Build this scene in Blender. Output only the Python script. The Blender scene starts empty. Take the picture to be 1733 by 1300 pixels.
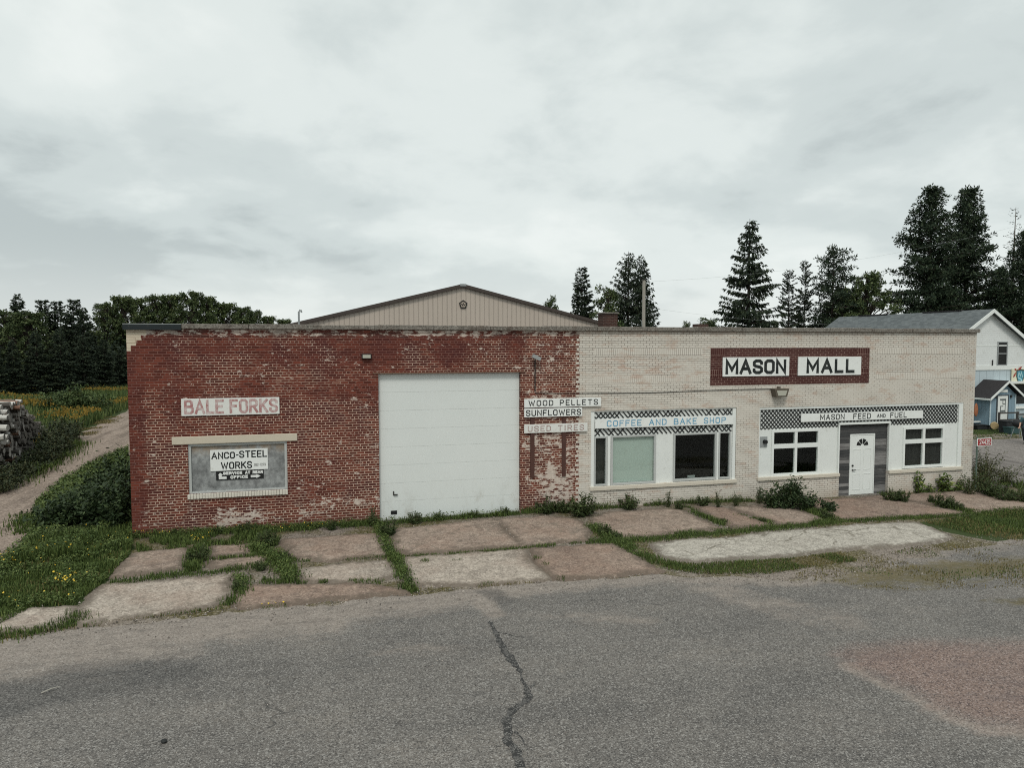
import bpy, bmesh, math, random
import numpy as np
from mathutils import Vector, Matrix, noise as mnoise

R = math.radians
random.seed(7)
rng = np.random.default_rng(11)
scene = bpy.context.scene
col = scene.collection

# ------------------------------------------------------------------ camera
CAM = (5.05, -20.75, 5.2)
YAW, PITCH, FPX = R(14.82), R(3.25), 1200.0        # focal length in pixels of the 1733 px wide photograph
cd = bpy.data.cameras.new("camera")
cam = bpy.data.objects.new("camera", cd); col.objects.link(cam)
cam.location = CAM
cam.rotation_euler = (R(90) - PITCH, 0, -YAW)
cd.sensor_width = 36.0
cd.lens = 36.0 * FPX / 1733.0
cd.clip_start = 0.1
cd.clip_end = 3000
scene.camera = cam

# ------------------------------------------------------------------ light: overcast sky + one soft sun
SUN_EL, SUN_AZ = R(52), R(200)                     # azimuth clockwise from +Y: behind the camera, a little left
world = bpy.data.worlds.new("World"); scene.world = world
world.use_nodes = True
wn, wl = world.node_tree.nodes, world.node_tree.links
wn.clear()
def W(t, **k):
    n = wn.new(t)
    for a, b in k.items(): setattr(n, a, b)
    return n
out = W('ShaderNodeOutputWorld'); bg = W('ShaderNodeBackground')
bg.inputs['Strength'].default_value = 0.1
wl.new(bg.outputs[0], out.inputs[0])
sky = W('ShaderNodeTexSky', sky_type='NISHITA', sun_disc=False)
sky.sun_elevation = SUN_EL; sky.sun_rotation = SUN_AZ
tc = W('ShaderNodeTexCoord')
sep = W('ShaderNodeSeparateXYZ'); wl.new(tc.outputs['Generated'], sep.inputs[0])
def wmath(op, a, b=None, c=None, clamp=False):
    n = W('ShaderNodeMath', operation=op, use_clamp=clamp)
    for i, v in enumerate((a, b, c)):
        if v is None: continue
        if isinstance(v, (int, float)): n.inputs[i].default_value = v
        else: wl.new(v, n.inputs[i])
    return n.outputs[0]
zc = wmath('MAXIMUM', sep.outputs[2], 0.0)
den = wmath('ADD', zc, 0.30)
cu = wmath('DIVIDE', sep.outputs[0], den); cv = wmath('DIVIDE', sep.outputs[1], den)
cmb = W('ShaderNodeCombineXYZ'); wl.new(cu, cmb.inputs[0]); wl.new(cv, cmb.inputs[1])
def wnoise(scale, detail, rough, dist, off):
    mp = W('ShaderNodeMapping'); mp.inputs['Location'].default_value = off
    wl.new(cmb.outputs[0], mp.inputs[0])
    n = W('ShaderNodeTexNoise'); n.inputs['Scale'].default_value = scale
    n.inputs['Detail'].default_value = detail; n.inputs['Roughness'].default_value = rough
    n.inputs['Distortion'].default_value = dist
    wl.new(mp.outputs[0], n.inputs['Vector']); return n.outputs['Fac']
n1 = wnoise(0.75, 5, 0.48, 0.15, (3.1, 7.7, 0.0))
n2 = wnoise(2.6, 8, 0.55, 0.2, (1.3, 2.2, 4.0))
n3 = wnoise(0.35, 3, 0.5, 0.0, (9.3, 5.2, 1.0))
cl = wmath('ADD', wmath('MULTIPLY', n1, 0.50), wmath('ADD', wmath('MULTIPLY', n2, 0.30), wmath('MULTIPLY', n3, 0.20)))
def bank(px, py, wx, wz, amt):
    """one large cloud bank, centred on a direction of the sky"""
    x = (px - 866.5) / 1200; y = -(py - 650) / 1200
    f = math.cos(PITCH) + math.sin(PITCH) * y; u = -math.sin(PITCH) + math.cos(PITCH) * y
    d = Vector((x * math.cos(YAW) + f * math.sin(YAW), -x * math.sin(YAW) + f * math.cos(YAW), u)).normalized()
    s_ = W('ShaderNodeVectorMath', operation='SUBTRACT'); wl.new(tc.outputs['Generated'], s_.inputs[0]); s_.inputs[1].default_value = d
    m_ = W('ShaderNodeVectorMath', operation='MULTIPLY'); wl.new(s_.outputs[0], m_.inputs[0]); m_.inputs[1].default_value = (1 / wx, 1 / wx, 1 / wz)
    l_ = W('ShaderNodeVectorMath', operation='DOT_PRODUCT'); wl.new(m_.outputs[0], l_.inputs[0]); wl.new(m_.outputs[0], l_.inputs[1])
    return wmath('MULTIPLY', wmath('EXPONENT', wmath('MULTIPLY', l_.outputs['Value'], -1.0)), amt * 0.95)
for b_ in ((120, 385, .22, .035, -.055), (330, 250, .26, .06, -.040), (830, 285, .14, .05, -.050), (500, 400, .14, .03, .045), (950, 110, .22, .10, .040), (60, 330, .12, .03, .03), (1250, 170, .3, .06, -.022), (1050, 350, .25, .05, .02), (250, 60, .3, .08, .02), (880, 400, .12, .03, .03)):
    cl = wmath('ADD', cl, bank(*b_))
ramp = W('ShaderNodeValToRGB'); wl.new(cl, ramp.inputs[0])
er = ramp.color_ramp; er.interpolation = 'EASE'
er.elements[0].position = 0.40; er.elements[0].color = (0.475, 0.53, 0.528, 1)
er.elements[1].position = 0.60; er.elements[1].color = (0.80, 0.845, 0.82, 1)
e = er.elements.new(0.46); e.color = (0.60, 0.66, 0.65, 1)
e = er.elements.new(0.53); e.color = (0.72, 0.775, 0.755, 1)
# overcast skies brighten towards the zenith
up = W('ShaderNodeMapRange', interpolation_type='SMOOTHSTEP'); wl.new(zc, up.inputs[0])
up.inputs[1].default_value = 0.40; up.inputs[2].default_value = 0.95
up.inputs[3].default_value = 10.8; up.inputs[4].default_value = 16.0
hz = W('ShaderNodeMapRange', interpolation_type='SMOOTHSTEP'); wl.new(zc, hz.inputs[0])
hz.inputs[1].default_value = 0.0; hz.inputs[2].default_value = 0.14
hz.inputs[3].default_value = 0.55; hz.inputs[4].default_value = 0.0
mixh = W('ShaderNodeMix', data_type='RGBA'); wl.new(hz.outputs[0], mixh.inputs[0])
wl.new(ramp.outputs[0], mixh.inputs[6]); mixh.inputs[7].default_value = (0.77, 0.80, 0.78, 1)
vm = W('ShaderNodeVectorMath', operation='SCALE'); wl.new(mixh.outputs[2], vm.inputs[0]); wl.new(up.outputs[0], vm.inputs['Scale'])
mix = W('ShaderNodeMix', data_type='RGBA'); mix.inputs[0].default_value = 0.96
wl.new(sky.outputs[0], mix.inputs[6]); wl.new(vm.outputs[0], mix.inputs[7])
wl.new(mix.outputs[2], bg.inputs['Color'])

sd = bpy.data.lights.new("sun", 'SUN'); sun = bpy.data.objects.new("sun", sd); col.objects.link(sun)
sd.energy = 1.5; sd.angle = R(14); sd.color = (1.0, 0.94, 0.86)
sv = Vector((math.sin(SUN_AZ) * math.cos(SUN_EL), math.cos(SUN_AZ) * math.cos(SUN_EL), math.sin(SUN_EL)))
sun.rotation_euler = sv.to_track_quat('Z', 'Y').to_euler()
vs = scene.view_settings
vs.view_transform = 'Standard'; vs.look = 'None'; vs.exposure = 0.0; vs.gamma = 1.0; vs.use_curve_mapping = False
scene.cycles.use_denoising = False
scene.cycles.filter_width = 1.05
scene.cycles.max_bounces = 6; scene.cycles.diffuse_bounces = 3; scene.cycles.transparent_max_bounces = 8

# ------------------------------------------------------------------ surveying helpers: photograph pixel -> point in the place
def gh(x):                                          # the lot falls 15 cm along the cream front
    return -0.15 * np.clip((np.asarray(x, float) - 16.0) / 8.0, 0, 1)
def ray(px, py):
    x = (px - 866.5) / FPX; y = -(py - 650.0) / FPX
    f = math.cos(PITCH) + math.sin(PITCH) * y; u = -math.sin(PITCH) + math.cos(PITCH) * y
    return (x * math.cos(YAW) + f * math.sin(YAW), -x * math.sin(YAW) + f * math.cos(YAW), u, f)
def G(px, py):                                      # on the ground
    d = ray(px, py); z = 0.0
    for _ in range(4):
        t = (z - CAM[2]) / min(d[2], -1e-3); z = float(gh(CAM[0] + d[0] * t))
    return (CAM[0] + d[0] * t, CAM[1] + d[1] * t)
def A(px, py, depth):                               # at a given distance in front of the camera
    d = ray(px, py); t = depth / d[3]
    return Vector((CAM[0] + d[0] * t, CAM[1] + d[1] * t, CAM[2] + d[2] * t))
def P(pts): return [G(*p) for p in pts]

# ------------------------------------------------------------------ object helpers
def tag(o, label=None, cat=None, group=None, kind=None):
    if label: o['label'] = label
    if cat: o['category'] = cat
    if group: o['group'] = group
    if kind: o['kind'] = kind
    return o
def empty(name, loc, label, cat, group=None):
    o = bpy.data.objects.new(name, None); col.objects.link(o); o.location = loc
    o.empty_display_size = 0.2
    return tag(o, label, cat, group)
def link(name, me, parent=None, m=None):
    o = bpy.data.objects.new(name, me); col.objects.link(o)
    if m is not None:
        me.materials.clear()
        for mm in (m if isinstance(m, (list, tuple)) else [m]): me.materials.append(mm)
    if parent is not None:
        o.parent = parent
        off = Vector((0, 0, 0)); q = parent
        while q is not None: off += q.location; q = q.parent
        me.transform(Matrix.Translation(-off))
    return o

class MB:
    """collects geometry in world coordinates"""
    def __init__(s): s.v = []; s.f = []; s.mi = []; s.m = 0
    def add(s, vs, fs):
        b = len(s.v); s.v += [tuple(map(float, v)) for v in vs]
        s.f += [tuple(b + i for i in f) for f in fs]; s.mi += [s.m] * len(fs); return s
    def quad(s, a, b, c, d): return s.add([a, b, c, d], [(0, 1, 2, 3)])
    def box(s, x0, x1, y0, y1, z0, z1, bev=0.0):
        if bev:
            bm = bmesh.new(); bmesh.ops.create_cube(bm, size=1)
            for v in bm.verts:
                v.co = ((x0 + x1) / 2 + v.co.x * (x1 - x0), (y0 + y1) / 2 + v.co.y * (y1 - y0), (z0 + z1) / 2 + v.co.z * (z1 - z0))
            bmesh.ops.bevel(bm, geom=bm.edges[:], offset=bev, segments=1, affect='EDGES')
            s.frombm(bm); return s
        v = [(x, y, z) for z in (z0, z1) for y in (y0, y1) for x in (x0, x1)]
        return s.add(v, [(0, 2, 3, 1), (4, 5, 7, 6), (0, 1, 5, 4), (1, 3, 7, 5), (3, 2, 6, 7), (2, 0, 4, 6)])
    def frombm(s, bm):
        bm.verts.index_update()
        s.add([v.co[:] for v in bm.verts], [[v.index for v in f.verts] for f in bm.faces]); bm.free(); return s
    def bar(s, a, b, w, h, upv=(0, 0, 1)):
        a, b = Vector(a), Vector(b); d = (b - a).normalized(); u = Vector(upv)
        if abs(d.dot(u)) > .99: u = Vector((1, 0, 0))
        r = d.cross(u).normalized(); u = r.cross(d)
        v = [p + r * (w / 2 * i) + u * (h / 2 * j) for p in (a, b) for i, j in ((-1, -1), (1, -1), (1, 1), (-1, 1))]
        return s.add(v, [(0, 3, 2, 1), (4, 5, 6, 7), (0, 1, 5, 4), (1, 2, 6, 5), (2, 3, 7, 6), (3, 0, 4, 7)])
    def tube(s, pts, rad, n=8, cap=True):
        pts = [Vector(p) for p in pts]; rad = rad if isinstance(rad, (list, tuple)) else [rad] * len(pts)
        vs, fs = [], []
        for i, p in enumerate(pts):
            d = (pts[min(i + 1, len(pts) - 1)] - pts[max(i - 1, 0)]).normalized()
            u = Vector((0, 0, 1)) if abs(d.z) < .9 else Vector((1, 0, 0))
            a = d.cross(u).normalized(); b = a.cross(d)
            for k in range(n):
                t = 2 * math.pi * k / n; vs.append(p + (a * math.cos(t) + b * math.sin(t)) * rad[i])
        for i in range(len(pts) - 1):
            for k in range(n):
                fs.append((i * n + k, i * n + (k + 1) % n, (i + 1) * n + (k + 1) % n, (i + 1) * n + k))
        if cap: fs += [tuple(range(n))[::-1], tuple((len(pts) - 1) * n + k for k in range(n))]
        return s.add(vs, fs)
    def prism(s, poly, axis, a, b):
        """polygon of 2D points, extruded along axis from a to b (x: (y,z) pts, y: (x,z) pts, z: (x,y) pts)"""
        mk = {'x': lambda p, t: (t, p[0], p[1]), 'y': lambda p, t: (p[0], t, p[1]), 'z': lambda p, t: (p[0], p[1], t)}[axis]
        n = len(poly); v = [mk(p, a) for p in poly] + [mk(p, b) for p in poly]
        return s.add(v, [tuple(range(n)), tuple(range(2 * n - 1, n - 1, -1))] + [(i, i + n, (i + 1) % n + n, (i + 1) % n) for i in range(n)])
    def mesh(s, name):
        me = bpy.data.meshes.new(name); me.from_pydata(s.v, [], s.f)
        if any(s.mi): me.polygons.foreach_set('material_index', s.mi)
        bm = bmesh.new(); bm.from_mesh(me); bmesh.ops.recalc_face_normals(bm, faces=bm.faces[:]); bm.to_mesh(me); bm.free()
        return me
    def build(s, name, m, parent=None, smooth=False):
        me = s.mesh(name)
        if smooth: me.polygons.foreach_set('use_smooth', [True] * len(me.polygons))
        return link(name, me, parent, m)

def np_mesh(name, V, k):
    """V: (n,k,3) array of separate faces with k corners"""
    n = len(V); me = bpy.data.meshes.new(name)
    me.vertices.add(n * k); me.vertices.foreach_set('co', np.ascontiguousarray(V, dtype=np.float32).ravel())
    me.loops.add(n * k); me.loops.foreach_set('vertex_index', np.arange(n * k, dtype=np.int32))
    me.polygons.add(n); me.polygons.foreach_set('loop_start', np.arange(n, dtype=np.int32) * k)
    me.update(calc_edges=True); me.validate(); return me
def join_np(name, me_np, mb):
    """a face soup plus a trunk MB, as one mesh"""
    bm = bmesh.new(); bm.from_mesh(me_np); bm2 = mb.mesh('tmp'); bm.from_mesh(bm2); bm.to_mesh(me_np); bm.free(); return me_np

# ------------------------------------------------------------------ material helpers
class N:
    def __init__(s, name, rough=0.85, spec=0.3):
        s.m = bpy.data.materials.new(name); s.m.use_nodes = True
        s.t = s.m.node_tree; s.n, s.l = s.t.nodes, s.t.links
        s.b = s.n['Principled BSDF']; s.b.inputs['Roughness'].default_value = rough
        s.b.inputs['Specular IOR Level'].default_value = spec
        g = s.n.new('ShaderNodeNewGeometry'); s.pos = g.outputs['Position']; s.isl = g.outputs['Random Per Island']; s.nor = g.outputs['Normal']
        sp = s.n.new('ShaderNodeSeparateXYZ'); s.l.new(s.pos, sp.inputs[0]); s.x, s.y, s.z = sp.outputs
    def put(s, sock, v):
        if isinstance(v, (int, float)): sock.default_value = v
        elif isinstance(v, (tuple, list)): sock.default_value = v if len(v) != 3 or len(sock.default_value) == 3 else (*v, 1)
        else: s.l.new(v, sock)
    def math(s, op, a, b=0.0, c=0.0, clamp=False):
        n = s.n.new('ShaderNodeMath'); n.operation = op; n.use_clamp = clamp
        for i, v in enumerate((a, b, c)): s.put(n.inputs[i], v)
        return n.outputs[0]
    def mul(s, a, b): return s.math('MULTIPLY', a, b)
    def add(s, a, b): return s.math('ADD', a, b)
    def sub(s, a, b): return s.math('SUBTRACT', a, b)
    def step(s, v, a, b, lo=0.0, hi=1.0):
        n = s.n.new('ShaderNodeMapRange'); n.interpolation_type = 'SMOOTHSTEP'
        for i, q in enumerate((v, a, b, lo, hi)): s.put(n.inputs[i], q)
        return n.outputs[0]
    def band(s, v, a, b, w=0.004):
        return s.mul(s.step(v, a - w, a + w), s.sub(1.0, s.step(v, b - w, b + w)))
    def vec(s, x, y, z=0.0):
        n = s.n.new('ShaderNodeCombineXYZ')
        for i, v in enumerate((x, y, z)): s.put(n.inputs[i], v)
        return n.outputs[0]
    def scale(s, v, sc):
        n = s.n.new('ShaderNodeVectorMath'); n.operation = 'MULTIPLY'; s.put(n.inputs[0], v); n.inputs[1].default_value = sc; return n.outputs[0]
    def vadd(s, a, b):
        n = s.n.new('ShaderNodeVectorMath'); n.operation = 'ADD'; s.put(n.inputs[0], a); s.put(n.inputs[1], b); return n.outputs[0]
    def noise(s, scale, detail=4, rough=0.55, vec=None, dist=0.0, color=False):
        n = s.n.new('ShaderNodeTexNoise'); n.inputs['Scale'].default_value = scale; n.inputs['Detail'].default_value = detail
        n.inputs['Roughness'].default_value = rough; n.inputs['Distortion'].default_value = dist
        s.l.new(vec if vec is not None else s.pos, n.inputs['Vector']); return n.outputs['Color' if color else 'Fac']
    def voro(s, scale, vec=None, feature='F1', out='Distance'):
        n = s.n.new('ShaderNodeTexVoronoi'); n.feature = feature; n.inputs['Scale'].default_value = scale
        s.l.new(vec if vec is not None else s.pos, n.inputs['Vector']); return n.outputs[out]
    def grit(s, scale):
        n = s.n.new('ShaderNodeTexVoronoi'); n.inputs['Scale'].default_value = scale; n.inputs['Randomness'].default_value = 1.0
        s.l.new(s.vadd(s.pos, s.scale(s.noise(scale * .7, 1, .5, color=True), (.5 / scale, .5 / scale, 0))), n.inputs['Vector'])
        q = s.n.new('ShaderNodeSeparateColor'); s.l.new(n.outputs['Color'], q.inputs[0]); return q.outputs[0]
    def brick(s, vec, w, h, mortar, c1, c2, cm, off=0.5, sq=1.0, sqf=2, smooth=0.1):
        n = s.n.new('ShaderNodeTexBrick'); n.offset = off; n.squash = sq; n.squash_frequency = sqf
        s.l.new(vec, n.inputs['Vector']); n.inputs['Scale'].default_value = 1.0
        for k, v in (('Color1', c1), ('Color2', c2), ('Mortar', cm)): s.put(n.inputs[k], v)
        n.inputs['Mortar Size'].default_value = mortar; n.inputs['Mortar Smooth'].default_value = smooth; n.inputs['Bias'].default_value = 0
        n.inputs['Brick Width'].default_value = w; n.inputs['Row Height'].default_value = h
        return n.outputs['Color'], n.outputs['Fac']
    def mix(s, f, a, b, mode='MIX'):
        n = s.n.new('ShaderNodeMix'); n.data_type = 'RGBA'; n.blend_type = mode
        s.put(n.inputs[0], f); s.put(n.inputs[6], a); s.put(n.inputs[7], b); return n.outputs[2]
    def ramp(s, f, stops):
        n = s.n.new('ShaderNodeValToRGB'); s.l.new(f, n.inputs[0]); r = n.color_ramp
        for i, (p, c) in enumerate(stops):
            e = r.elements[i] if i < 2 else r.elements.new(p)
            e.position = p; e.color = (*c, 1)
        return n.outputs[0]
    def attr(s, name):
        n = s.n.new('ShaderNodeAttribute'); n.attribute_name = name; return n.outputs['Fac']
    def bump(s, h, strength=0.3, dist=0.02):
        n = s.n.new('ShaderNodeBump'); n.inputs['Strength'].default_value = strength; n.inputs['Distance'].default_value = dist
        s.l.new(h, n.inputs['Height']); s.l.new(n.outputs[0], s.b.inputs['Normal'])
    def done(s, c):
        s.put(s.b.inputs['Base Color'], c); return s.m
def worn(name, c, amt=0.12, scale=3.0, rough=0.7, dirt=(0.20, 0.17, 0.13), dirtamt=0.25, spec=0.3, bump=0.0):
    k = N(name, rough, spec)
    n = k.noise(scale, 6, 0.6)
    base = k.mix(n, tuple(x * (1 - amt) for x in c), tuple(min(1, x * (1 + amt)) for x in c))
    d = k.noise(scale * 2.7, 6, 0.7)
    cc = k.mix(k.mul(k.step(d, 0.55, 0.78), dirtamt), base, dirt)
    if bump: k.bump(k.noise(scale * 12, 4), bump, 0.01)
    return k.done(cc)
def leafmat(name, a, b, c, rough=0.65, tr=0.15):
    k = N(name, rough, 0.2)
    n = k.noise(0.9, 3); f = k.add(k.mul(k.isl, 0.6), k.mul(n, 0.4))
    k.done(k.ramp(f, [(0.2, a), (0.8, c), (0.5, b)]))
    return k.m

# ------------------------------------------------------------------ materials of the building
def red_brick():
    k = N('painted_red_brick', 0.85, 0.2)
    wob = k.noise(3.0, 2, color=True)
    v = k.vadd(k.vec(k.x, k.z), k.scale(wob, (0.012, 0.010, 0)))
    c, f = k.brick(v, 0.2154, 0.0725, 0.0088, (1, 1, 1), (0, 0, 0), (0.5, 0.5, 0.5), sq=0.5, sqf=6)
    tint = k.mix(c, (0.068, 0.017, 0.011), (0.160, 0.041, 0.025))
    tint = k.mix(k.step(k.noise(1.1, 5, 0.65), 0.42, 0.7), tint, (0.062, 0.015, 0.014))
    st = k.vec(k.mul(k.x, 1.0), k.y, k.mul(k.z, 2.2))
    # how much of the pale mortar the red paint still hides
    cover = k.noise(0.55, 5, 0.6, vec=st)
    up = k.step(k.z, 2.6, 5.2)
    right = k.step(k.x, 10.7, 11.2)
    show = k.add(k.sub(k.add(cover, k.mul(right, 0.20)), k.mul(up, 0.16)), k.mul(k.step(k.x, 0.6, 0.1), -0.25))
    cov = k.step(k.add(show, k.mul(k.sub(k.noise(9, 3, .6, vec=st), .5), .5)), 0.30, 0.54, 0.14, 1.0)
    mort = k.mix(k.noise(2.0, 4), (0.40, 0.305, 0.235), (0.66, 0.57, 0.475))
    mort = k.mix(k.noise(0.8, 3), mort, (0.40, 0.25, 0.19))
    mcol = k.mix(cov, (0.115, 0.032, 0.028), mort)
    colr = k.mix(f, tint, mcol)
    # single bricks that lost their paint, and spalled paint and lime bloom, wider than high
    lost = k.mul(k.sub(1.0, f), k.step(k.add(c, k.mul(k.sub(k.noise(.9, 4, .7), .5), .5)), 1.0, 1.04))
    colr = k.mix(k.mul(lost, .5), colr, (0.26, 0.15, 0.11))
    sp = k.noise(4.2, 6, 0.72, vec=k.vec(k.mul(k.x, 0.9), k.y, k.mul(k.z, 2.0)))
    area = k.noise(0.7, 3, vec=st)
    thr = k.add(k.sub(0.605, k.mul(k.sub(area, 0.5), 0.40)), k.mul(right, -0.05))
    thr = k.sub(thr, k.mul(k.band(k.z, 0.05, 0.75, 0.15), 0.025))
    thr = k.sub(thr, k.mul(k.band(k.z, 5.42, 5.75, 0.05), 0.10)); thr = k.sub(thr, k.mul(k.mul(k.band(k.x, 2.0, 3.3, .25), k.band(k.z, .22, .60, .12)), .085)); thr = k.sub(thr, k.mul(k.mul(k.band(k.x, 4.6, 6.4, .4), k.band(k.z, .55, .80, .1)), .07)); thr = k.sub(thr, k.mul(k.mul(k.band(k.x, 10.9, 12.5, .2), k.band(k.z, .5, 2.4, .4)), .05))
    chip = k.step(k.sub(sp, thr), 0.0, 0.05)
    colr = k.mix(k.mul(chip, 0.85), colr, k.mix(k.noise(9, 3), (0.46, 0.38, 0.32), (0.70, 0.64, 0.57)))
    grime = k.mul(k.band(k.z, 5.38, 5.6, 0.05), k.step(k.noise(2.5, 5, 0.7), 0.4, 0.6))
    colr = k.mix(k.mul(grime, 0.45), colr, (0.05, 0.035, 0.03))
    colr = k.mix(k.mul(k.step(k.z, 0.5, -0.05), 0.35), colr, (0.10, 0.05, 0.04))
    # corner blocks left unpainted
    lim = k.add(0.02, k.mul(k.math('FLOOR', k.mul(k.sub(k.z, 4.86), 6.9)), 0.125))
    corner = k.mul(k.step(k.sub(lim, k.add(k.x, k.mul(k.noise(6, 2), 0.08))), -0.01, 0.01), k.step(k.z, 4.85, 4.87))
    _, f2 = k.brick(k.vec(k.x, k.z), 0.43, 0.145, 0.006, (1, 1, 1), (0, 0, 0), (0, 0, 0))
    tan = k.mix(f2, k.mix(k.noise(3, 4), (0.50, 0.42, 0.30), (0.60, 0.55, 0.46)), (0.30, 0.22, 0.16))
    colr = k.mix(corner, colr, tan)
    k.bump(k.add(k.mul(f, -1.0), k.mul(k.noise(30, 3), 0.25)), 0.5, 0.008)
    return k.done(colr)
def cream_brick():
    k = N('painted_cream_brick', 0.75, 0.25)
    wob = k.noise(3.0, 2, color=True)
    v = k.vadd(k.vec(k.x, k.z), k.scale(wob, (0.012, 0.008, 0)))
    _, f = k.brick(v, 0.2154, 0.0725, 0.0055, (1, 1, 1), (0, 0, 0), (0, 0, 0), sq=1.0)
    vs_ = k.vadd(k.vec(k.z, k.x), k.scale(wob, (0.008, 0.012, 0)))
    _, fs = k.brick(vs_, 0.22, 0.0725, 0.0042, (1, 1, 1), (0, 0, 0), (0, 0, 0), off=0.0)
    inx = k.math('MAXIMUM', k.band(k.x, 13.2, 16.95), k.band(k.x, 23.75, 27.5))
    soldier = k.mul(inx, k.math('MAXIMUM', k.band(k.z, 4.82, 5.04), k.band(k.z, 3.95, 4.16)))
    fm = k.mix(soldier, f, fs)
    fmv = k.math('MULTIPLY', fm, 1.0)
    base = k.mix(k.noise(0.8, 5, 0.6), (0.475, 0.44, 0.38), (0.63, 0.60, 0.54))
    base = k.mix(k.mul(k.noise(14, 3), 0.35), base, (0.73, 0.705, 0.65))
    open_ = k.noise(0.6, 5, 0.6, vec=k.vec(k.x, k.y, k.mul(k.z, 2.5)))
    lines = k.add(k.mul(k.step(k.z, 3.9, 5.1), 0.22), open_)
    ln = k.mul(fmv, k.step(lines, 0.36, 0.64, 0.28, 1.0))
    colr = k.mix(ln, base, (0.095, 0.075, 0.058))
    rust = k.mul(k.step(k.noise(1.3, 7, 0.75, vec=k.vec(k.x, k.y, k.mul(k.z, 3.0))), 0.51, 0.64), 0.6)
    colr = k.mix(rust, colr, (0.42, 0.30, 0.23))
    wr = k.mul(k.mul(k.band(k.x, 13.4, 16.4, .5), k.band(k.z, 4.05, 4.75, .15)), k.step(k.noise(2.4, 7, .75, vec=k.vec(k.mul(k.x, .7), k.y, k.mul(k.z, 2.5))), .46, .62))
    colr = k.mix(k.mul(wr, .6), colr, (0.40, 0.245, 0.175))
    strk = k.mul(k.step(k.noise(5, 6, .7, vec=k.vec(k.x, k.y, k.mul(k.z, .22))), .52, .72), k.step(k.z, 4.2, 5.6))
    colr = k.mix(k.mul(strk, .4), colr, (0.26, 0.22, 0.18)); dots = k.step(k.noise(13, 3, .6), .70, .74)
    colr = k.mix(k.mul(dots, .8), colr, (0.10, 0.07, 0.05))
    # chipped bricks low on the wall, mostly under the coffee shop sill
    low = k.mul(k.step(k.z, 0.62, 0.45), k.step(k.z, 0.02, 0.2))
    cx = k.add(k.band(k.x, 13.3, 15.4, 0.3), k.mul(k.band(k.x, 16.6, 18.2, 0.3), 0.9))
    chn = k.noise(5.5, 4, 0.6, vec=k.vec(k.x, k.y, k.mul(k.z, 2.4)))
    chip = k.step(k.sub(chn, k.sub(0.74, k.mul(k.mul(low, cx), 0.13))), 0.0, 0.02)
    colr = k.mix(chip, colr, k.mix(k.noise(4, 2), (0.06, 0.035, 0.025), (0.16, 0.05, 0.035)))
    topd = k.mul(k.step(k.z, 5.35, 5.6), k.step(k.noise(2.2, 5, 0.7), 0.42, 0.6))
    colr = k.mix(k.mul(topd, 0.5), colr, (0.22, 0.15, 0.11))
    colr = k.mix(k.mul(k.step(k.z, 0.35, -0.1), 0.4), colr, (0.30, 0.24, 0.18))
    k.bump(k.add(k.mul(fmv, -1.0), k.mul(k.noise(30, 3), 0.2)), 0.4, 0.007)
    return k.done(colr)
def dark_brick():
    k = N('bare_dark_brick', 0.8, 0.25)
    _, f = k.brick(k.vec(k.x, k.z), 0.2154, 0.0725, 0.005, (1, 1, 1), (0, 0, 0), (0, 0, 0))
    c, fs = k.brick(k.vec(k.z, k.x), 0.22, 0.0725, 0.005, (1, 1, 1), (0, 0, 0), (0, 0, 0), off=0.0)
    ends = k.math('MAXIMUM', k.sub(1.0, k.step(k.x, 17.76, 17.80)), k.step(k.x, 22.95, 22.98))
    mid = k.band(k.x, 20.18, 20.55)
    so = k.math('MAXIMUM', k.mul(ends, k.band(k.z, 4.82, 5.06)), k.mul(k.math('MAXIMUM', ends, mid), k.band(k.z, 4.12, 4.34)))
    ff = k.math('MULTIPLY', k.mix(so, f, fs), 1.0)
    base = k.mix(k.noise(5, 4), (0.038, 0.012, 0.011), (0.078, 0.023, 0.019))
    colr = k.mix(k.mul(ff, k.step(k.noise(2, 4), 0.3, 0.6, 0.35, 1.0)), base, (0.36, 0.25, 0.21))
    k.bump(ff, 0.4, 0.006)
    return k.done(colr)
def chimney_brick():
    k = N('sooty_chimney_brick', 0.9, 0.2)
    c, f = k.brick(k.vec(k.add(k.x, k.y), k.z), 0.2154, 0.0725, 0.006, (0.05, 0.022, 0.018), (0.09, 0.04, 0.03), (0.16, 0.13, 0.11))
    return k.done(k.mix(k.mul(k.noise(3, 4), 0.5), c, (0.03, 0.025, 0.022)))
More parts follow.
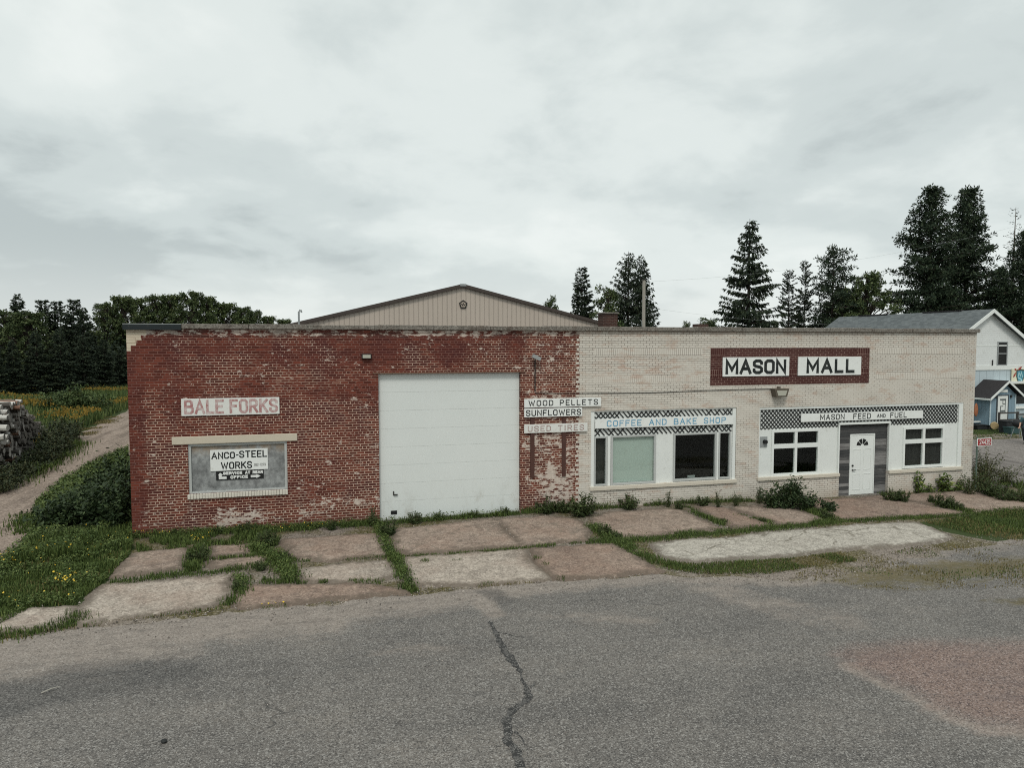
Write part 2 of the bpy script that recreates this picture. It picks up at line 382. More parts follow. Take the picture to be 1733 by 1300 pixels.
def concrete(name, a, b, stain, rust=0.0, cracks=0.0, sc=1.0, edge=False):
    k = N(name, 0.9, 0.2)
    base = k.mix(k.noise(1.4 * sc, 6, 0.65), a, b)
    base = k.mix(k.mul(k.step(k.noise(0.9 * sc, 7, 0.7), 0.48, 0.72), 0.75), base, stain)
    sp = k.grit(34)
    base = k.mix(k.mul(k.step(k.noise(4.5 * sc, 6, 0.75), 0.45, 0.7), 0.5), base, stain)
    base = k.mix(k.mul(k.step(sp, 0.72, 0.95), 0.55), base, tuple(x * 1.35 for x in b))
    base = k.mix(k.mul(k.step(sp, 0.30, 0.05), 0.7), base, tuple(x * 0.5 for x in a))
    if rust: base = k.mix(k.mul(k.step(k.noise(0.5, 6, 0.7), 0.42, 0.65), rust), base, (0.24, 0.145, 0.105))
    e_ = k.attr('edge'); rim = k.step(k.add(e_, k.mul(k.sub(k.noise(6, 6, .75), .5), .45)), .28, .02)
    if edge: base = k.mix(k.mul(rim, .8), base, (0.10, 0.08, 0.062))
    if edge: base = k.mix(k.mul(k.step(k.noise(3.2, 7, .8), .50, .64), .6), base, tuple(x * .55 for x in a))
    if edge: base = k.mix(k.mul(k.step(k.noise(1.8, 7, .8, vec=k.vadd(k.pos, (7., 3., 0.))), .54, .68), .5), base, tuple(min(1, x * 1.35) for x in b))
    if cracks:
        d = k.voro(0.75, vec=k.vadd(k.pos, k.scale(k.noise(1.8, 4, color=True), (0.6, 0.6, 0))), feature='DISTANCE_TO_EDGE')
        base = k.mix(k.mul(k.step(d, 0.026, 0.006), k.mul(k.step(k.noise(1.1, 3), .38, .55), cracks)), base, (0.13, 0.115, 0.09))
    k.bump(k.noise(22, 5, 0.7), 0.35, 0.012)
    return k.done(base)
def board_mat():
    k = N('weathered_grey_board', 0.8, 0.25)
    n = k.noise(5, 7, 0.72)
    c = k.ramp(n, [(0.3, (0.10, 0.105, 0.105)), (0.72, (0.40, 0.42, 0.415)), (0.5, (0.23, 0.24, 0.24))])
    top = k.mul(k.step(k.z, 2.05, 2.4), k.step(k.noise(3, 5, 0.7), 0.35, 0.6))
    return k.done(k.mix(k.mul(top, 0.8), c, (0.30, 0.23, 0.16)))
def siding_mat():
    k = N('weathered_grey_wood', 0.85, 0.2)
    g = k.noise(3.0, 6, 0.7, vec=k.vec(k.mul(k.x, 1.0), k.y, k.mul(k.z, 14)))
    g = k.add(k.mul(g, 0.62), k.mul(k.isl, 0.42))
    return k.done(k.ramp(g, [(0.25, (0.035, 0.038, 0.04)), (0.75, (0.24, 0.235, 0.23)), (0.5, (0.08, 0.08, 0.08))]))
def glass_mat():
    k = N('window_glass', 0.05, 0.5)
    tr = k.n.new('ShaderNodeBsdfTransparent'); tr.inputs[0].default_value = (0.84, 0.90, 0.87, 1)
    gl = k.n.new('ShaderNodeBsdfGlossy'); gl.inputs['Roughness'].default_value = 0.03; gl.inputs[0].default_value = (0.9, 0.95, 0.95, 1)
    lw = k.n.new('ShaderNodeLayerWeight'); frs = k.add(0.045, k.mul(k.math('POWER', lw.outputs['Facing'], 4.0), 0.6))
    ms = k.n.new('ShaderNodeMixShader'); k.l.new(frs, ms.inputs[0]); k.l.new(tr.outputs[0], ms.inputs[1]); k.l.new(gl.outputs[0], ms.inputs[2])
    k.l.new(ms.outputs[0], k.n['Material Output'].inputs[0]); return k.m
def letters(name, c, under, fade):
    k = N(name, 0.7, 0.2)
    n = k.noise(6, 6, 0.75)
    return k.done(k.mix(k.mul(k.step(n, 0.38, 0.66), fade), c, under))
M = {}
M['red'] = red_brick(); M['cream'] = cream_brick(); M['dark_brick'] = dark_brick(); M['chimney'] = chimney_brick()
M['coping'] = concrete('coping_concrete', (0.13, 0.12, 0.105), (0.23, 0.215, 0.19), (0.085, 0.06, 0.045))
M['flash'] = worn('dark_flashing', (0.012, 0.018, 0.02), 0.2, rough=0.5)
M['white'] = worn('white_paint', (0.70, 0.73, 0.71), 0.05, 2.0, 0.55, (0.45, 0.42, 0.36), 0.25)
M['whitep'] = worn('peeling_white_paint', (0.68, 0.71, 0.69), 0.05, 2.5, 0.6, (0.30, 0.29, 0.26), 0.55)
def garage_mat():
    k = N('garage_white', 0.5, 0.3); c = k.mix(k.noise(.7, 5), (0.62, 0.66, 0.645), (0.67, 0.705, 0.69))
    st = k.noise(2.5, 7, .75, vec=k.vec(k.x, k.y, k.mul(k.z, .5)))
    c = k.mix(k.mul(k.step(st, .5, .75), k.step(k.z, 1.3, 0.0, .05, .6)), c, (0.36, 0.34, 0.29))
    fz = k.math('FRACT', k.math('DIVIDE', k.sub(k.z, .02), .5375)); c = k.mix(k.mul(k.step(k.math('ABSOLUTE', k.sub(fz, .0)), .03, 0.0), .18), c, (0.45, 0.46, 0.44))
    k.bump(k.noise(1.4, 2, .4), 0.12, .05); return k.done(c)
M['garage'] = garage_mat()
M['signw'] = worn('sign_white', (0.72, 0.745, 0.725), 0.06, 3.0, 0.5, (0.46, 0.43, 0.38), 0.55)
M['signold'] = worn('old_sign_white', (0.66, 0.67, 0.64), 0.07, 3.0, 0.6, (0.42, 0.36, 0.32), 0.5)
M['sill'] = worn('cream_sill', (0.56, 0.52, 0.44), 0.08, 3.0, 0.7, (0.28, 0.20, 0.15), 0.5)
M['lintel'] = worn('pale_lintel', (0.52, 0.47, 0.38), 0.06, 3.0, 0.75, (0.35, 0.28, 0.2), 0.35)
M['rowlock'] = worn('white_rowlock', (0.60, 0.57, 0.50), 0.08, 6.0, 0.75, (0.20, 0.17, 0.14), 0.8)
M['alu'] = worn('window_frame_grey', (0.42, 0.44, 0.43), 0.08, 3.0, 0.45)
M['board'] = board_mat(); M['siding'] = siding_mat(); M['glass'] = glass_mat()
M['black'] = worn('black_paint', (0.012, 0.013, 0.013), 0.2, 4.0, 0.6)
M['lattice'] = worn('dark_lattice', (0.018, 0.020, 0.020), 0.3, 5.0, 0.65, (0.12, 0.11, 0.1), 0.3)
M['interior'] = worn('dim_interior', (0.035, 0.035, 0.033), 0.2, 1.0)
M['blind'] = worn('pale_green_blind', (0.475, 0.525, 0.495), 0.04, 1.0)
M['curtain'] = worn('dark_curtain', (0.028, 0.026, 0.025), 0.3, 2.0, 0.9, (0.05, 0.05, 0.05))
M['rust'] = worn('rusty_steel', (0.17, 0.10, 0.07), 0.3, 5.0, 0.8, (0.40, 0.35, 0.28), 0.6)
M['batten'] = worn('brown_batten', (0.075, 0.035, 0.028), 0.25, 5.0, 0.8)
M['bronze'] = worn('bronze_lamp', (0.10, 0.085, 0.065), 0.2, 6.0, 0.5)
M['lens'] = worn('lamp_lens', (0.40, 0.40, 0.34), 0.1, 8.0, 0.25)
M['grey'] = worn('grey_metal', (0.28, 0.30, 0.30), 0.12, 4.0, 0.45)
M['cable'] = worn('dark_cable', (0.03, 0.03, 0.028), 0.2)
M['l_black'] = letters('black_lettering', (0.012, 0.016, 0.016), (0.3, 0.31, 0.3), 0.10)
M['l_faded'] = letters('faded_red_lettering', (0.36, 0.17, 0.165), (0.62, 0.58, 0.56), 0.75)
M['l_grey'] = letters('faded_brown_lettering', (0.31, 0.22, 0.20), (0.62, 0.59, 0.56), 0.45)
M['l_blue'] = letters('blue_lettering', (0.09, 0.30, 0.46), (0.5, 0.58, 0.62), 0.25)
M['l_white'] = letters('white_lettering', (0.72, 0.74, 0.72), (0.4, 0.4, 0.4), 0.2)
M['l_phone'] = letters('thin_grey_lettering', (0.22, 0.23, 0.22), (0.6, 0.6, 0.58), 0.4)
M['roofing'] = worn('roofing_felt', (0.06, 0.06, 0.06), 0.2)
M['wood'] = worn('grey_pole_wood', (0.30, 0.285, 0.25), 0.2, 3.0, 0.9)

# ------------------------------------------------------------------ brush lettering drawn as ribbons
GL = {
 'A': (.60, [[(0, 0), (.30, 1), (.60, 0)], [(.12, .34), (.48, .34)]]),
 'B': (.52, [[(0, .5), (0, 1), (.36, 1), (.48, .90), (.48, .63), (.36, .53), (0, .53)], [(0, .55), (0, 0), (.38, 0), (.52, .1), (.52, .42), (.38, .53)]]),
 'C': (.50, [[(.50, .76), (.50, .86), (.38, 1), (.13, 1), (0, .86), (0, .14), (.13, 0), (.38, 0), (.50, .14), (.50, .24)]]),
 'D': (.50, [[(0, 0), (0, 1), (.32, 1), (.50, .82), (.50, .18), (.32, 0), (0, 0)]]),
 'E': (.46, [[(.46, 1), (0, 1), (0, 0), (.46, 0)], [(0, .52), (.38, .52)]]),
 'F': (.46, [[(.46, 1), (0, 1), (0, 0)], [(0, .52), (.38, .52)]]),
 'H': (.50, [[(0, 0), (0, 1)], [(.50, 0), (.50, 1)], [(0, .5), (.50, .5)]]),
 'I': (.10, [[(.05, 0), (.05, 1)]]),
 'K': (.52, [[(0, 0), (0, 1)], [(.50, 1), (.03, .44)], [(.17, .60), (.52, 0)]]),
 'L': (.44, [[(0, 1), (0, 0), (.44, 0)]]),
 'M': (.66, [[(0, 0), (0, 1), (.33, .25), (.66, 1), (.66, 0)]]),
 'N': (.52, [[(0, 0), (0, 1), (.52, 0), (.52, 1)]]),
 'O': (.52, [[(.13, 1), (.39, 1), (.52, .84), (.52, .16), (.39, 0), (.13, 0), (0, .16), (0, .84), (.13, 1)]]),
 'P': (.50, [[(0, 0), (0, 1), (.36, 1), (.50, .88), (.50, .58), (.36, .46), (0, .46)]]),
 'R': (.52, [[(0, 0), (0, 1), (.36, 1), (.50, .88), (.50, .60), (.36, .48), (0, .48)], [(.26, .48), (.52, 0)]]),
 'S': (.50, [[(.49, .78), (.49, .87), (.37, 1), (.13, 1), (0, .87), (0, .66), (.10, .55), (.40, .46), (.50, .34), (.50, .13), (.37, 0), (.13, 0), (0, .13), (0, .24)]]),
 'T': (.54, [[(0, 1), (.54, 1)], [(.27, 1), (.27, 0)]]),
 'U': (.52, [[(0, 1), (0, .15), (.13, 0), (.39, 0), (.52, .15), (.52, 1)]]),
 'V': (.54, [[(0, 1), (.27, 0), (.54, 1)]]),
 'W': (.80, [[(0, 1), (.2, 0), (.4, .8), (.6, 0), (.8, 1)]]),
 '-': (.24, [[(.02, .5), (.22, .5)]]),
 '2': (.48, [[(0, .78), (.02, .9), (.13, 1), (.36, 1), (.48, .88), (.48, .68), (0, .0), (.48, 0)]]),
 '3': (.48, [[(0, .85), (.12, 1), (.36, 1), (.47, .88), (.47, .64), (.35, .53), (.18, .53)], [(.30, .53), (.48, .40), (.48, .13), (.36, 0), (.12, 0), (0, .14)]]),
 '4': (.52, [[(.38, 0), (.38, 1), (0, .30), (.52, .30)]]),
 '5': (.48, [[(.46, 1), (.04, 1), (.02, .56), (.36, .60), (.48, .46), (.48, .14), (.36, 0), (.12, 0), (0, .12)]]),
 '7': (.48, [[(0, 1), (.48, 1), (.18, 0)]]),
 '8': (.48, [[(.12, .53), (.01, .65), (.01, .88), (.12, 1), (.36, 1), (.47, .88), (.47, .65), (.36, .53), (.12, .53)], [(.12, .52), (0, .4), (0, .13), (.12, 0), (.36, 0), (.48, .13), (.48, .4), (.36, .52)]]),
}
def ribbon(mb, pts, w, put, lift):
    p = [Vector(q) for q in pts]; closed = (p[0] - p[-1]).length < 1e-5
    if closed: p = p[:-1]
    n = len(p); L = []
    for i in range(n):
        a = p[i - 1] if (i or closed) else None; b = p[(i + 1) % n] if (i < n - 1 or closed) else None
        d0 = (p[i] - a).normalized() if a is not None else None; d1 = (b - p[i]).normalized() if b is not None else None
        if d0 is None or d1 is None:
            d = d1 if d0 is None else d0; q = p[i] + d * (w / 2 * (-1 if d0 is None else 1)) * 0.9
            nn = Vector((-d.y, d.x)); L.append((q + nn * w / 2, q - nn * w / 2)); continue
        nn = Vector((-(d0 + d1).y, (d0 + d1).x))
        if nn.length < 1e-4: nn = Vector((-d0.y, d0.x))
        nn.normalize(); c = max(0.42, abs(nn.dot(Vector((-d0.y, d0.x)))))
        L.append((p[i] + nn * (w / 2 / c), p[i] - nn * (w / 2 / c)))
    for i in range(n if closed else n - 1):
        a, b = L[i], L[(i + 1) % n]
        mb.quad(*[put(q, lift - 6e-5 * i) for q in (a[0], a[1], b[1], b[0])])
def lettering(mb, text, x0, x1, z0, z1, y, stroke, gap=0.26, space=0.55, slope=0.0):
    H = z1 - z0; adv = 0; items = []
    for ch in text:
        if ch == ' ': adv += space; continue
        w, st = GL[ch]; items.append((adv, st)); adv += w + gap
    done = []; tot = adv - gap; sx = (x1 - x0 - stroke) / tot
    for j, (a, st) in enumerate(items):
        for i, s_ in enumerate(st):
            pts = [(x0 + stroke / 2 + (a + px) * sx, z0 + stroke / 2 + pz * (H - stroke)) for px, pz in s_]
            ribbon(mb, pts, stroke, lambda q, l: (q[0], l, q[1] + slope * (q[0] - x0)), y - 0.0005 * i - 0.0012 * (len(done) % 2))
        done.append(a)
def sign(name, label, x0, x1, z0, z1, y, texts, bm, lm, thick=0.03, edge=None, group=None):
    """a flat board on the front with its lettering; texts: list of (text, x0, x1, z0, z1, stroke, gap, space)"""
    t = empty(name, ((x0 + x1) / 2, y, z0), label, 'sign', group)
    MB().box(x0, x1, y - thick, y, z0, z1, 0.004).build('board', bm, t)
    for tx in texts:
        if tx[0] == '-': continue
        mb = MB(); lettering(mb, tx[0], *tx[1:5], y - thick - 0.003, *tx[5:])
        if tx[0] == 'ANCO': lettering(mb, '-', 2.64, 2.72, 2.06, 2.18, y - thick - 0.003, 0.03)
        mb.build('lettering', lm, t)
    return t

# ------------------------------------------------------------------ the long brick building
bld = empty('commercial_building', (14.0, 0.0, 0.0), 'long single storey brick commercial building, half painted red and half cream', 'building')
def wall(mb, x0, x1, z0, z1, holes, d, y=0.0):
    xs = sorted({x0, x1, *[h[0] for h in holes], *[h[1] for h in holes]}); zs = sorted({z0, z1, *[h[2] for h in holes], *[h[3] for h in holes]})
    for i in range(len(xs) - 1):
        for j in range(len(zs) - 1):
            cx, cz = (xs[i] + xs[i + 1]) / 2, (zs[j] + zs[j + 1]) / 2
            if any(h[0] < cx < h[1] and h[2] < cz < h[3] for h in holes): continue
            mb.quad((xs[i], y, zs[j]), (xs[i + 1], y, zs[j]), (xs[i + 1], y, zs[j + 1]), (xs[i], y, zs[j + 1]))
    for a, b, c, e_ in (holes if d else ()):
        mb.quad((a, y, c), (a, y + d, c), (a, y + d, e_), (a, y, e_)); mb.quad((b, y, c), (b, y, e_), (b, y + d, e_), (b, y + d, c))
        mb.quad((a, y, e_), (a, y + d, e_), (b, y + d, e_), (b, y, e_)); mb.quad((a, y, c), (b, y, c), (b, y + d, c), (a, y + d, c))
ZB, ZT = -0.45, 5.60
r_, c_ = MB(), MB()
wall(r_, 0.0, 12.50, ZB, ZT, [(1.43, 4.0, 1.10, 2.47), (6.55, 10.81, ZB + .01, 4.33)], 0.32)
wall(c_, 12.86, 28.1, ZB, ZT, [(13.10, 18.25, 0.69, 3.09), (19.12, 27.62, 0.70, 3.06), (22.32, 24.38, ZB + .01, 0.70)], 0)
def reveal(mb, a, b, c, e_, d, sides='lrtb'):
    if 'l' in sides: mb.quad((a, 0, c), (a, d, c), (a, d, e_), (a, 0, e_))
    if 'r' in sides: mb.quad((b, 0, c), (b, 0, e_), (b, d, e_), (b, d, c))
    if 't' in sides: mb.quad((a, 0, e_), (a, d, e_), (b, d, e_), (b, 0, e_))
    if 'b' in sides: mb.quad((a, 0, c), (b, 0, c), (b, d, c), (a, d, c))
reveal(c_, 13.10, 18.25, 0.69, 3.09, .32); reveal(c_, 19.12, 27.62, 0.70, 3.06, .32, 'lrt')
reveal(c_, 19.12, 22.32, 0.70, 1, .32, 'b'); reveal(c_, 24.38, 27.62, 0.70, 1, .32, 'b'); reveal(c_, 22.32, 24.38, ZB + .01, 0.70, .32, 'lrb')
z = ZB; i = 0
while z < ZT - 1e-6:                                       # the two paints meet in a toothed line, one course in, one course out
    z1 = min(z + 0.0725, ZT); xi = (12.60 if i % 2 else 12.70) + 0.02 * math.sin(i * 1.7)
    if z > 5.35: xi += 0.12
    r_.quad((12.50, 0, z), (xi, 0, z), (xi, 0, z1), (12.50, 0, z1)); c_.quad((xi, 0, z), (12.86, 0, z), (12.86, 0, z1), (xi, 0, z1))
    z = z1; i += 1
r_.quad((0, 0, ZB), (0, 11, ZB), (0, 11, ZT), (0, 0, ZT)); c_.quad((28.1, 0, ZB), (28.1, 11, ZB), (28.1, 11, ZT), (28.1, 0, ZT))
r_.quad((0, 11, ZB), (28.1, 11, ZB), (28.1, 11, ZT), (0, 11, ZT))
r_.build('red_brick_wall', M['red'], bld); c_.build('cream_brick_wall', M['cream'], bld)
MB().box(0.3, 27.8, 0.33, 10.7, 5.0, 5.1).build('roof', M['roofing'], bld)
mb = MB()
xs = np.arange(1.36, 28.2, 1.7).tolist() + [28.17]
for i in range(len(xs) - 1):                               # concrete coping in lengths, each a touch out of true
    dz = 0.010 * math.sin(i * 2.3); mb.box(xs[i] + .004, xs[i + 1] - .004, -0.09 + 0.006 * math.sin(i * 5), 0.36, ZT + .001, ZT + 0.135 + dz, 0.012)
mb.box(-0.05, 0.30, 0.37, 11.1, ZT + .001, ZT + .13); mb.box(27.85, 28.17, 0.37, 11.1, ZT + .001, ZT + .13)
mb.build('coping', M['coping'], bld)
mb = MB().box(-0.06, 1.355, -0.10, 0.36, ZT - 0.03, ZT + 0.115).build('corner_flashing', M['flash'], bld)
MB().box(-0.06, 1.355, -0.095, 0.36, ZT + 0.117, ZT + 0.135).build('flashing_cap', M['grey'], bld)
# corbelled brick course under the coping
MB().box(1.36, 12.75, -0.025, -0.002, 5.52, ZT - 0.002).build('corbel_course', M['red'], bld)

# boarded window at the left
win = MB(); 
for b in ((1.43, 1.50, 1.10, 2.47), (3.93, 4.0, 1.10, 2.47), (1.50, 3.93, 2.40, 2.47), (1.50, 3.93, 1.10, 1.15)): win.box(b[0], b[1], 0.03, 0.12, b[2], b[3])
w = win.build('window_frame', M['alu'], bld)
MB().box(1.50, 3.93, 0.075, 0.10, 1.15, 2.40).build('window_board', M['board'], w)
MB().box(1.04, 4.28, -0.035, 0.05, 2.472, 2.68, 0.008).build('window_lintel', M['lintel'], bld)
mb = MB(); x = 1.40
while x < 3.99:
    mb.box(x, x + 0.068, -0.05, 0.10, 0.965 + random.uniform(-.004, .004), 1.097, 0.006); x += 0.0745
mb.build('window_sill', M['rowlock'], bld)

# garage door
gd = MB()
for i in range(8):
    z0 = 0.02 + i * 0.5375; gd.box(6.555, 10.805, 0.13, 0.17, z0, z0 + 0.5355, 0.002)
gdo = gd.build('garage_door', M['garage'], bld)
MB().box(6.56, 10.80, 0.172, 0.18, -0.05, 4.33).build('door_backing', M['grey'], gdo)
MB().box(6.95, 6.98, 0.10, 0.128, 0.74, 0.86).box(6.96, 7.08, 0.085, 0.10, 0.74, 0.775).build('handle', M['cable'], gdo)
MB().box(6.88, 7.06, 0.115, 0.129, 0.17, 0.28, 0.004).build('vent', M['black'], gdo)
MB().box(6.40, 10.96, -0.02, 0.10, 4.332, 4.365).build('garage_lintel', M['rust'], bld)
MB().box(6.555, 10.805, 0.02, 0.30, -0.3, 0.015).build('threshold', M['coping'], bld)

# rooms behind the shop windows
mb = MB()
for x0, x1 in ((13.0, 18.35), (19.05, 27.7)):
    mb.quad((x0, .33, 0), (x1, .33, 0), (x1, 3.6, 0), (x0, 3.6, 0)); mb.quad((x0, .33, 3.2), (x0, 3.6, 3.2), (x1, 3.6, 3.2), (x1, .33, 3.2))
    mb.quad((x0, 3.6, 0), (x1, 3.6, 0), (x1, 3.6, 3.2), (x0, 3.6, 3.2)); mb.quad((x0, .33, 0), (x0, 3.6, 0), (x0, 3.6, 3.2), (x0, .33, 3.2)); mb.quad((x1, .33, 0), (x1, .33, 3.2), (x1, 3.6, 3.2), (x1, 3.6, 0))
mb.build('shop_interior', M['interior'], bld)
def panel(mb, x0, x1, z0, z1, holes, y, t=0.03):
    xs = sorted({x0, x1, *[h[0] for h in holes], *[h[1] for h in holes]}); zs = sorted({z0, z1, *[h[2] for h in holes], *[h[3] for h in holes]})
    inside = lambda a, b: any(h[0] < a < h[1] and h[2] < b < h[3] for h in holes)
    for i in range(len(xs) - 1):
        for j in range(len(zs) - 1):
            if inside((xs[i] + xs[i + 1]) / 2, (zs[j] + zs[j + 1]) / 2): continue
            for yy in (y, y + t): mb.quad((xs[i], yy, zs[j]), (xs[i + 1], yy, zs[j]), (xs[i + 1], yy, zs[j + 1]), (xs[i], yy, zs[j + 1]))
def window(x0, x1, z0, z1, y, fr, frame_m, mull_x=None, mull_z=None, mw=0.09, name='window'):
    f = MB()
    f.box(x0, x0 + fr, y - .05, y + .04, z0, z1); f.box(x1 - fr, x1, y - .05, y + .04, z0, z1)
    f.box(x0 + fr, x1 - fr, y - .05, y + .04, z1 - fr, z1); f.box(x0 + fr, x1 - fr, y - .06, y + .04, z0, z0 + fr)
    if mull_x: f.box(mull_x - mw / 2, mull_x + mw / 2, y - .045, y + .035, z0 + fr, z1 - fr)
    if mull_z:
        f.box(x0 + fr, (mull_x or x1) - (mw / 2 if mull_x else fr), y - .048, y + .033, mull_z - .075, mull_z + .075)
        if mull_x: f.box(mull_x + mw / 2, x1 - fr, y - .048, y + .033, mull_z - .075, mull_z + .075)
    o = f.build(name, frame_m, bld)
    MB().quad((x0 + fr, y, z0 + fr), (x1 - fr, y, z0 + fr), (x1 - fr, y, z1 - fr), (x0 + fr, y, z1 - fr)).build('pane', M['glass'], o)
    return o
# coffee shop front
cw = [(13.23, 13.67, 0.70, 2.27), (13.80, 15.36, 0.70, 2.29), (15.98, 17.56, 0.72, 2.29), (17.63, 18.08, 0.72, 2.29)]
mb = MB(); panel(mb, 13.10, 18.25, 0.69, 3.09, cw, 0.07); mb.build('coffee_shop_panel', M['whitep'], bld)
mb = MB().box(13.10, 13.215, 0.02, 0.069, 0.69, 3.05).box(18.13, 18.24, 0.02, 0.069, 0.69, 3.05).box(13.10, 18.24, 0.03, 0.069, 3.051, 3.09).box(13.69, 13.78, 0.045, 0.068, .695, 2.28).box(17.565, 17.625, 0.045, 0.068, .695, 2.28)
mb.build('coffee_shop_trim', M['white'], bld)
MB().box(13.07, 18.27, -0.06, 0.10, 0.57, 0.688, 0.006).build('coffee_shop_sill', M['sill'], bld)
for i, (a, b, c, d) in enumerate(cw):
    o = window(a, b, c, d, 0.085, 0.065 if b - a > 1 else 0.05, M['alu'])
    if i == 1:
        MB().box(a + .07, b - .07, 0.125, 0.13, c + .07, d - .07).build('roller_blind', M['blind'], o)
    if i == 2: MB().box(16.55, 16.82, 0.12, 0.15, 0.80, 0.87, .01).build('window_card', M['grey'], o)
    if i == 0: MB().box(a + .04, b - .04, 0.2, 0.21, c + .04, d - .04).build('curtain', M['interior'], o)
def lattice(x0, x1, z0, z1, y, pitch, w, cut, name='lattice', dens=1.0, skip=0.0, mat_=None):
    rr = random.Random(int(x0 * 100 + z0 * 10)); strips = MB()
    for s_, yy in ((1, y), (-1, y - 0.009)):
        c = x0 - (z1 - z0) * 1.2 - pitch
        while c < x1 + (z1 - z0) * 1.2:
            c += pitch
            if skip and s_ > 0 and rr.random() < skip: continue
            # line x = c + s*(z - z0)/1.08
            k = 1.0 / 1.08; pts = []
            a, b = (c, z0), (c + s_ * (z1 - z0) * k, z1)
            if s_ < 0: a, b = (c, z0), (c - (z1 - z0) * k, z1)
            (ax, az), (bx, bz) = a, b
            lo, hi = 0.0, 1.0
            dx = bx - ax
            for lim, sg in ((x0 + w / 2, 1), (x1 - w / 2, -1)):
                t = (lim - ax) / dx
                if sg * dx > 0: lo = max(lo, t)
                else: hi = min(hi, t)
            if hi - lo < 0.04: continue
            strips.bar((ax + dx * lo, yy, az + (bz - az) * lo), (ax + dx * hi, yy, az + (bz - az) * hi), w, 0.008, (0, 1, 0))
    return strips.build(name, mat_ or M['lattice'], bld)
lattice(13.23, 18.12, 2.845, 3.045, 0.058, 0.155, 0.034, None, 'lattice', skip=0.45)
lattice(13.23, 18.12, 2.30, 2.525, 0.058, 0.155, 0.036, None, 'lattice', skip=0.35)
sign('coffee_shop_sign', 'long white board lettered in blue for the coffee and bake shop', 13.235, 18.13, 2.535, 2.835, 0.0,
     [('COFFEE AND BAKE SHOP', 13.62, 17.83, 2.585, 2.785, 0.030, 0.33, 0.80)], M['signw'], M['l_blue'], 0.03)
# feed store front
fw = [(19.64, 21.55, 0.70, 2.28), (25.03, 26.85, 0.73, 2.22)]
dw = (22.32, 24.38, 0.70, 2.38)
mb = MB(); panel(mb, 19.12, 27.62, 0.70, 3.06, fw + [dw], 0.07); mb.build('feed_store_panel', M['whitep'], bld)
mb = MB().box(19.12, 27.62, 0.02, 0.069, 2.985, 3.06).box(27.44, 27.62, 0.02, 0.069, 0.70, 2.983).box(19.12, 19.17, 0.03, 0.069, 0.70, 2.983)
mb.box(22.28, 24.42, -0.01, 0.069, 2.385, 2.46).box(22.27, 22.318, 0.0, 0.069, 0.702, 2.383).box(24.382, 24.43, 0.0, 0.069, 0.702, 2.383)
mb.build('feed_store_trim', M['white'], bld)
MB().box(19.08, 22.318, -0.06, 0.10, 0.585, 0.699, 0.006).build('feed_store_sill', M['sill'], bld)
MB().box(24.383, 27.65, -0.06, 0.10, 0.585, 0.699, 0.006).build('feed_store_sill', M['sill'], bld)
for i, (a, b, c, d) in enumerate(fw):
    o = window(a, b, c, d, 0.085, 0.085, M['white'], (a + b) / 2, c + (d - c) * 0.645, 0.10)
    if i == 1:
        mb = MB(); n = 90; xs = np.linspace(a + .05, b - .05, n); ys = 0.17 + 0.022 * np.sin(xs * 38) + 0.012 * np.sin(xs * 17 + 1)
        for q in range(n - 1): mb.quad((xs[q], ys[q], c), (xs[q + 1], ys[q + 1], c), (xs[q + 1], ys[q + 1], d), (xs[q], ys[q], d))
        mb.build('curtain', M['curtain'], o)
lattice(19.18, 27.42, 2.32, 2.975, 0.058, 0.142, 0.031, None)
sign('feed_store_sign', 'white board reading mason feed and fuel, mounted over dark lattice', 20.72, 25.79, 2.53, 2.815, 0.0,
     [('MASON', 21.47, 22.46, 2.575, 2.775, 0.030, 0.30, 0.6), ('FEED', 22.82, 23.55, 2.575, 2.775, 0.030, 0.30, 0.6), ('AND', 23.80, 24.17, 2.60, 2.73, 0.024, 0.30, 0.6), ('FUEL', 24.37, 25.08, 2.575, 2.775, 0.030, 0.30, 0.6)], M['signw'], M['l_black'], 0.03)
# recessed entrance faced with grey boards
sb = MB(); z = -0.17
while z < 2.37:
    h = 0.118; j = random.uniform(0, .012)
    if z + h < 2.02:
        sb.box(22.325, 22.82, 0.10 + j, 0.135, z, min(z + h - .006, 2.38)); sb.box(23.86, 24.375, 0.10 + random.uniform(0, .012), 0.135, z, z + h - .006)
    else: sb.box(22.325, 24.375, 0.10 + j, 0.135, z, min(z + h - .006, 2.378))
    z += h
sb.build('entrance_siding', M['siding'], bld)
df = MB().box(22.822, 22.868, 0.085, 0.15, -0.12, 2.03).box(23.822, 23.858, 0.085, 0.15, -0.12, 2.03).box(22.868, 23.822, 0.085, 0.15, 1.995, 2.03).build('door_frame', M['white'], bld)
d = MB(); d.box(22.870, 23.820, 0.10, 0.145, -0.115, 1.993)
for (a, b, c, e_) in ((22.97, 23.29, 0.05, 0.62), (23.40, 23.72, 0.05, 0.62), (22.97, 23.29, 0.76, 1.50), (23.40, 23.72, 0.76, 1.50)):
    for q in ((a, b, c, c + .018), (a, b, e_ - .018, e_), (a, a + .018, c + .018, e_ - .018), (b - .018, b, c + .018, e_ - .018)): d.box(q[0], q[1], 0.092, 0.099, q[2], q[3])
do = d.build('door', M['white'], bld)
mb = MB(); cxx, czz, rr = 23.345, 1.60, 0.245
for i in range(4):
    a0, a1 = math.pi * (i / 4 + 0.022), math.pi * ((i + 1) / 4 - 0.022)
    pts = [(cxx + 0.07 * math.cos(a0), czz + .012 + 0.07 * math.sin(a0))] + [(cxx + rr * math.cos(a0 + (a1 - a0) * k / 6), czz + .012 + rr * math.sin(a0 + (a1 - a0) * k / 6)) for k in range(7)] + [(cxx + 0.07 * math.cos(a1), czz + .012 + 0.07 * math.sin(a1))]
    mb.prism(pts, 'y', 0.094, 0.099)
mb.build('fanlight', M['black'], do)
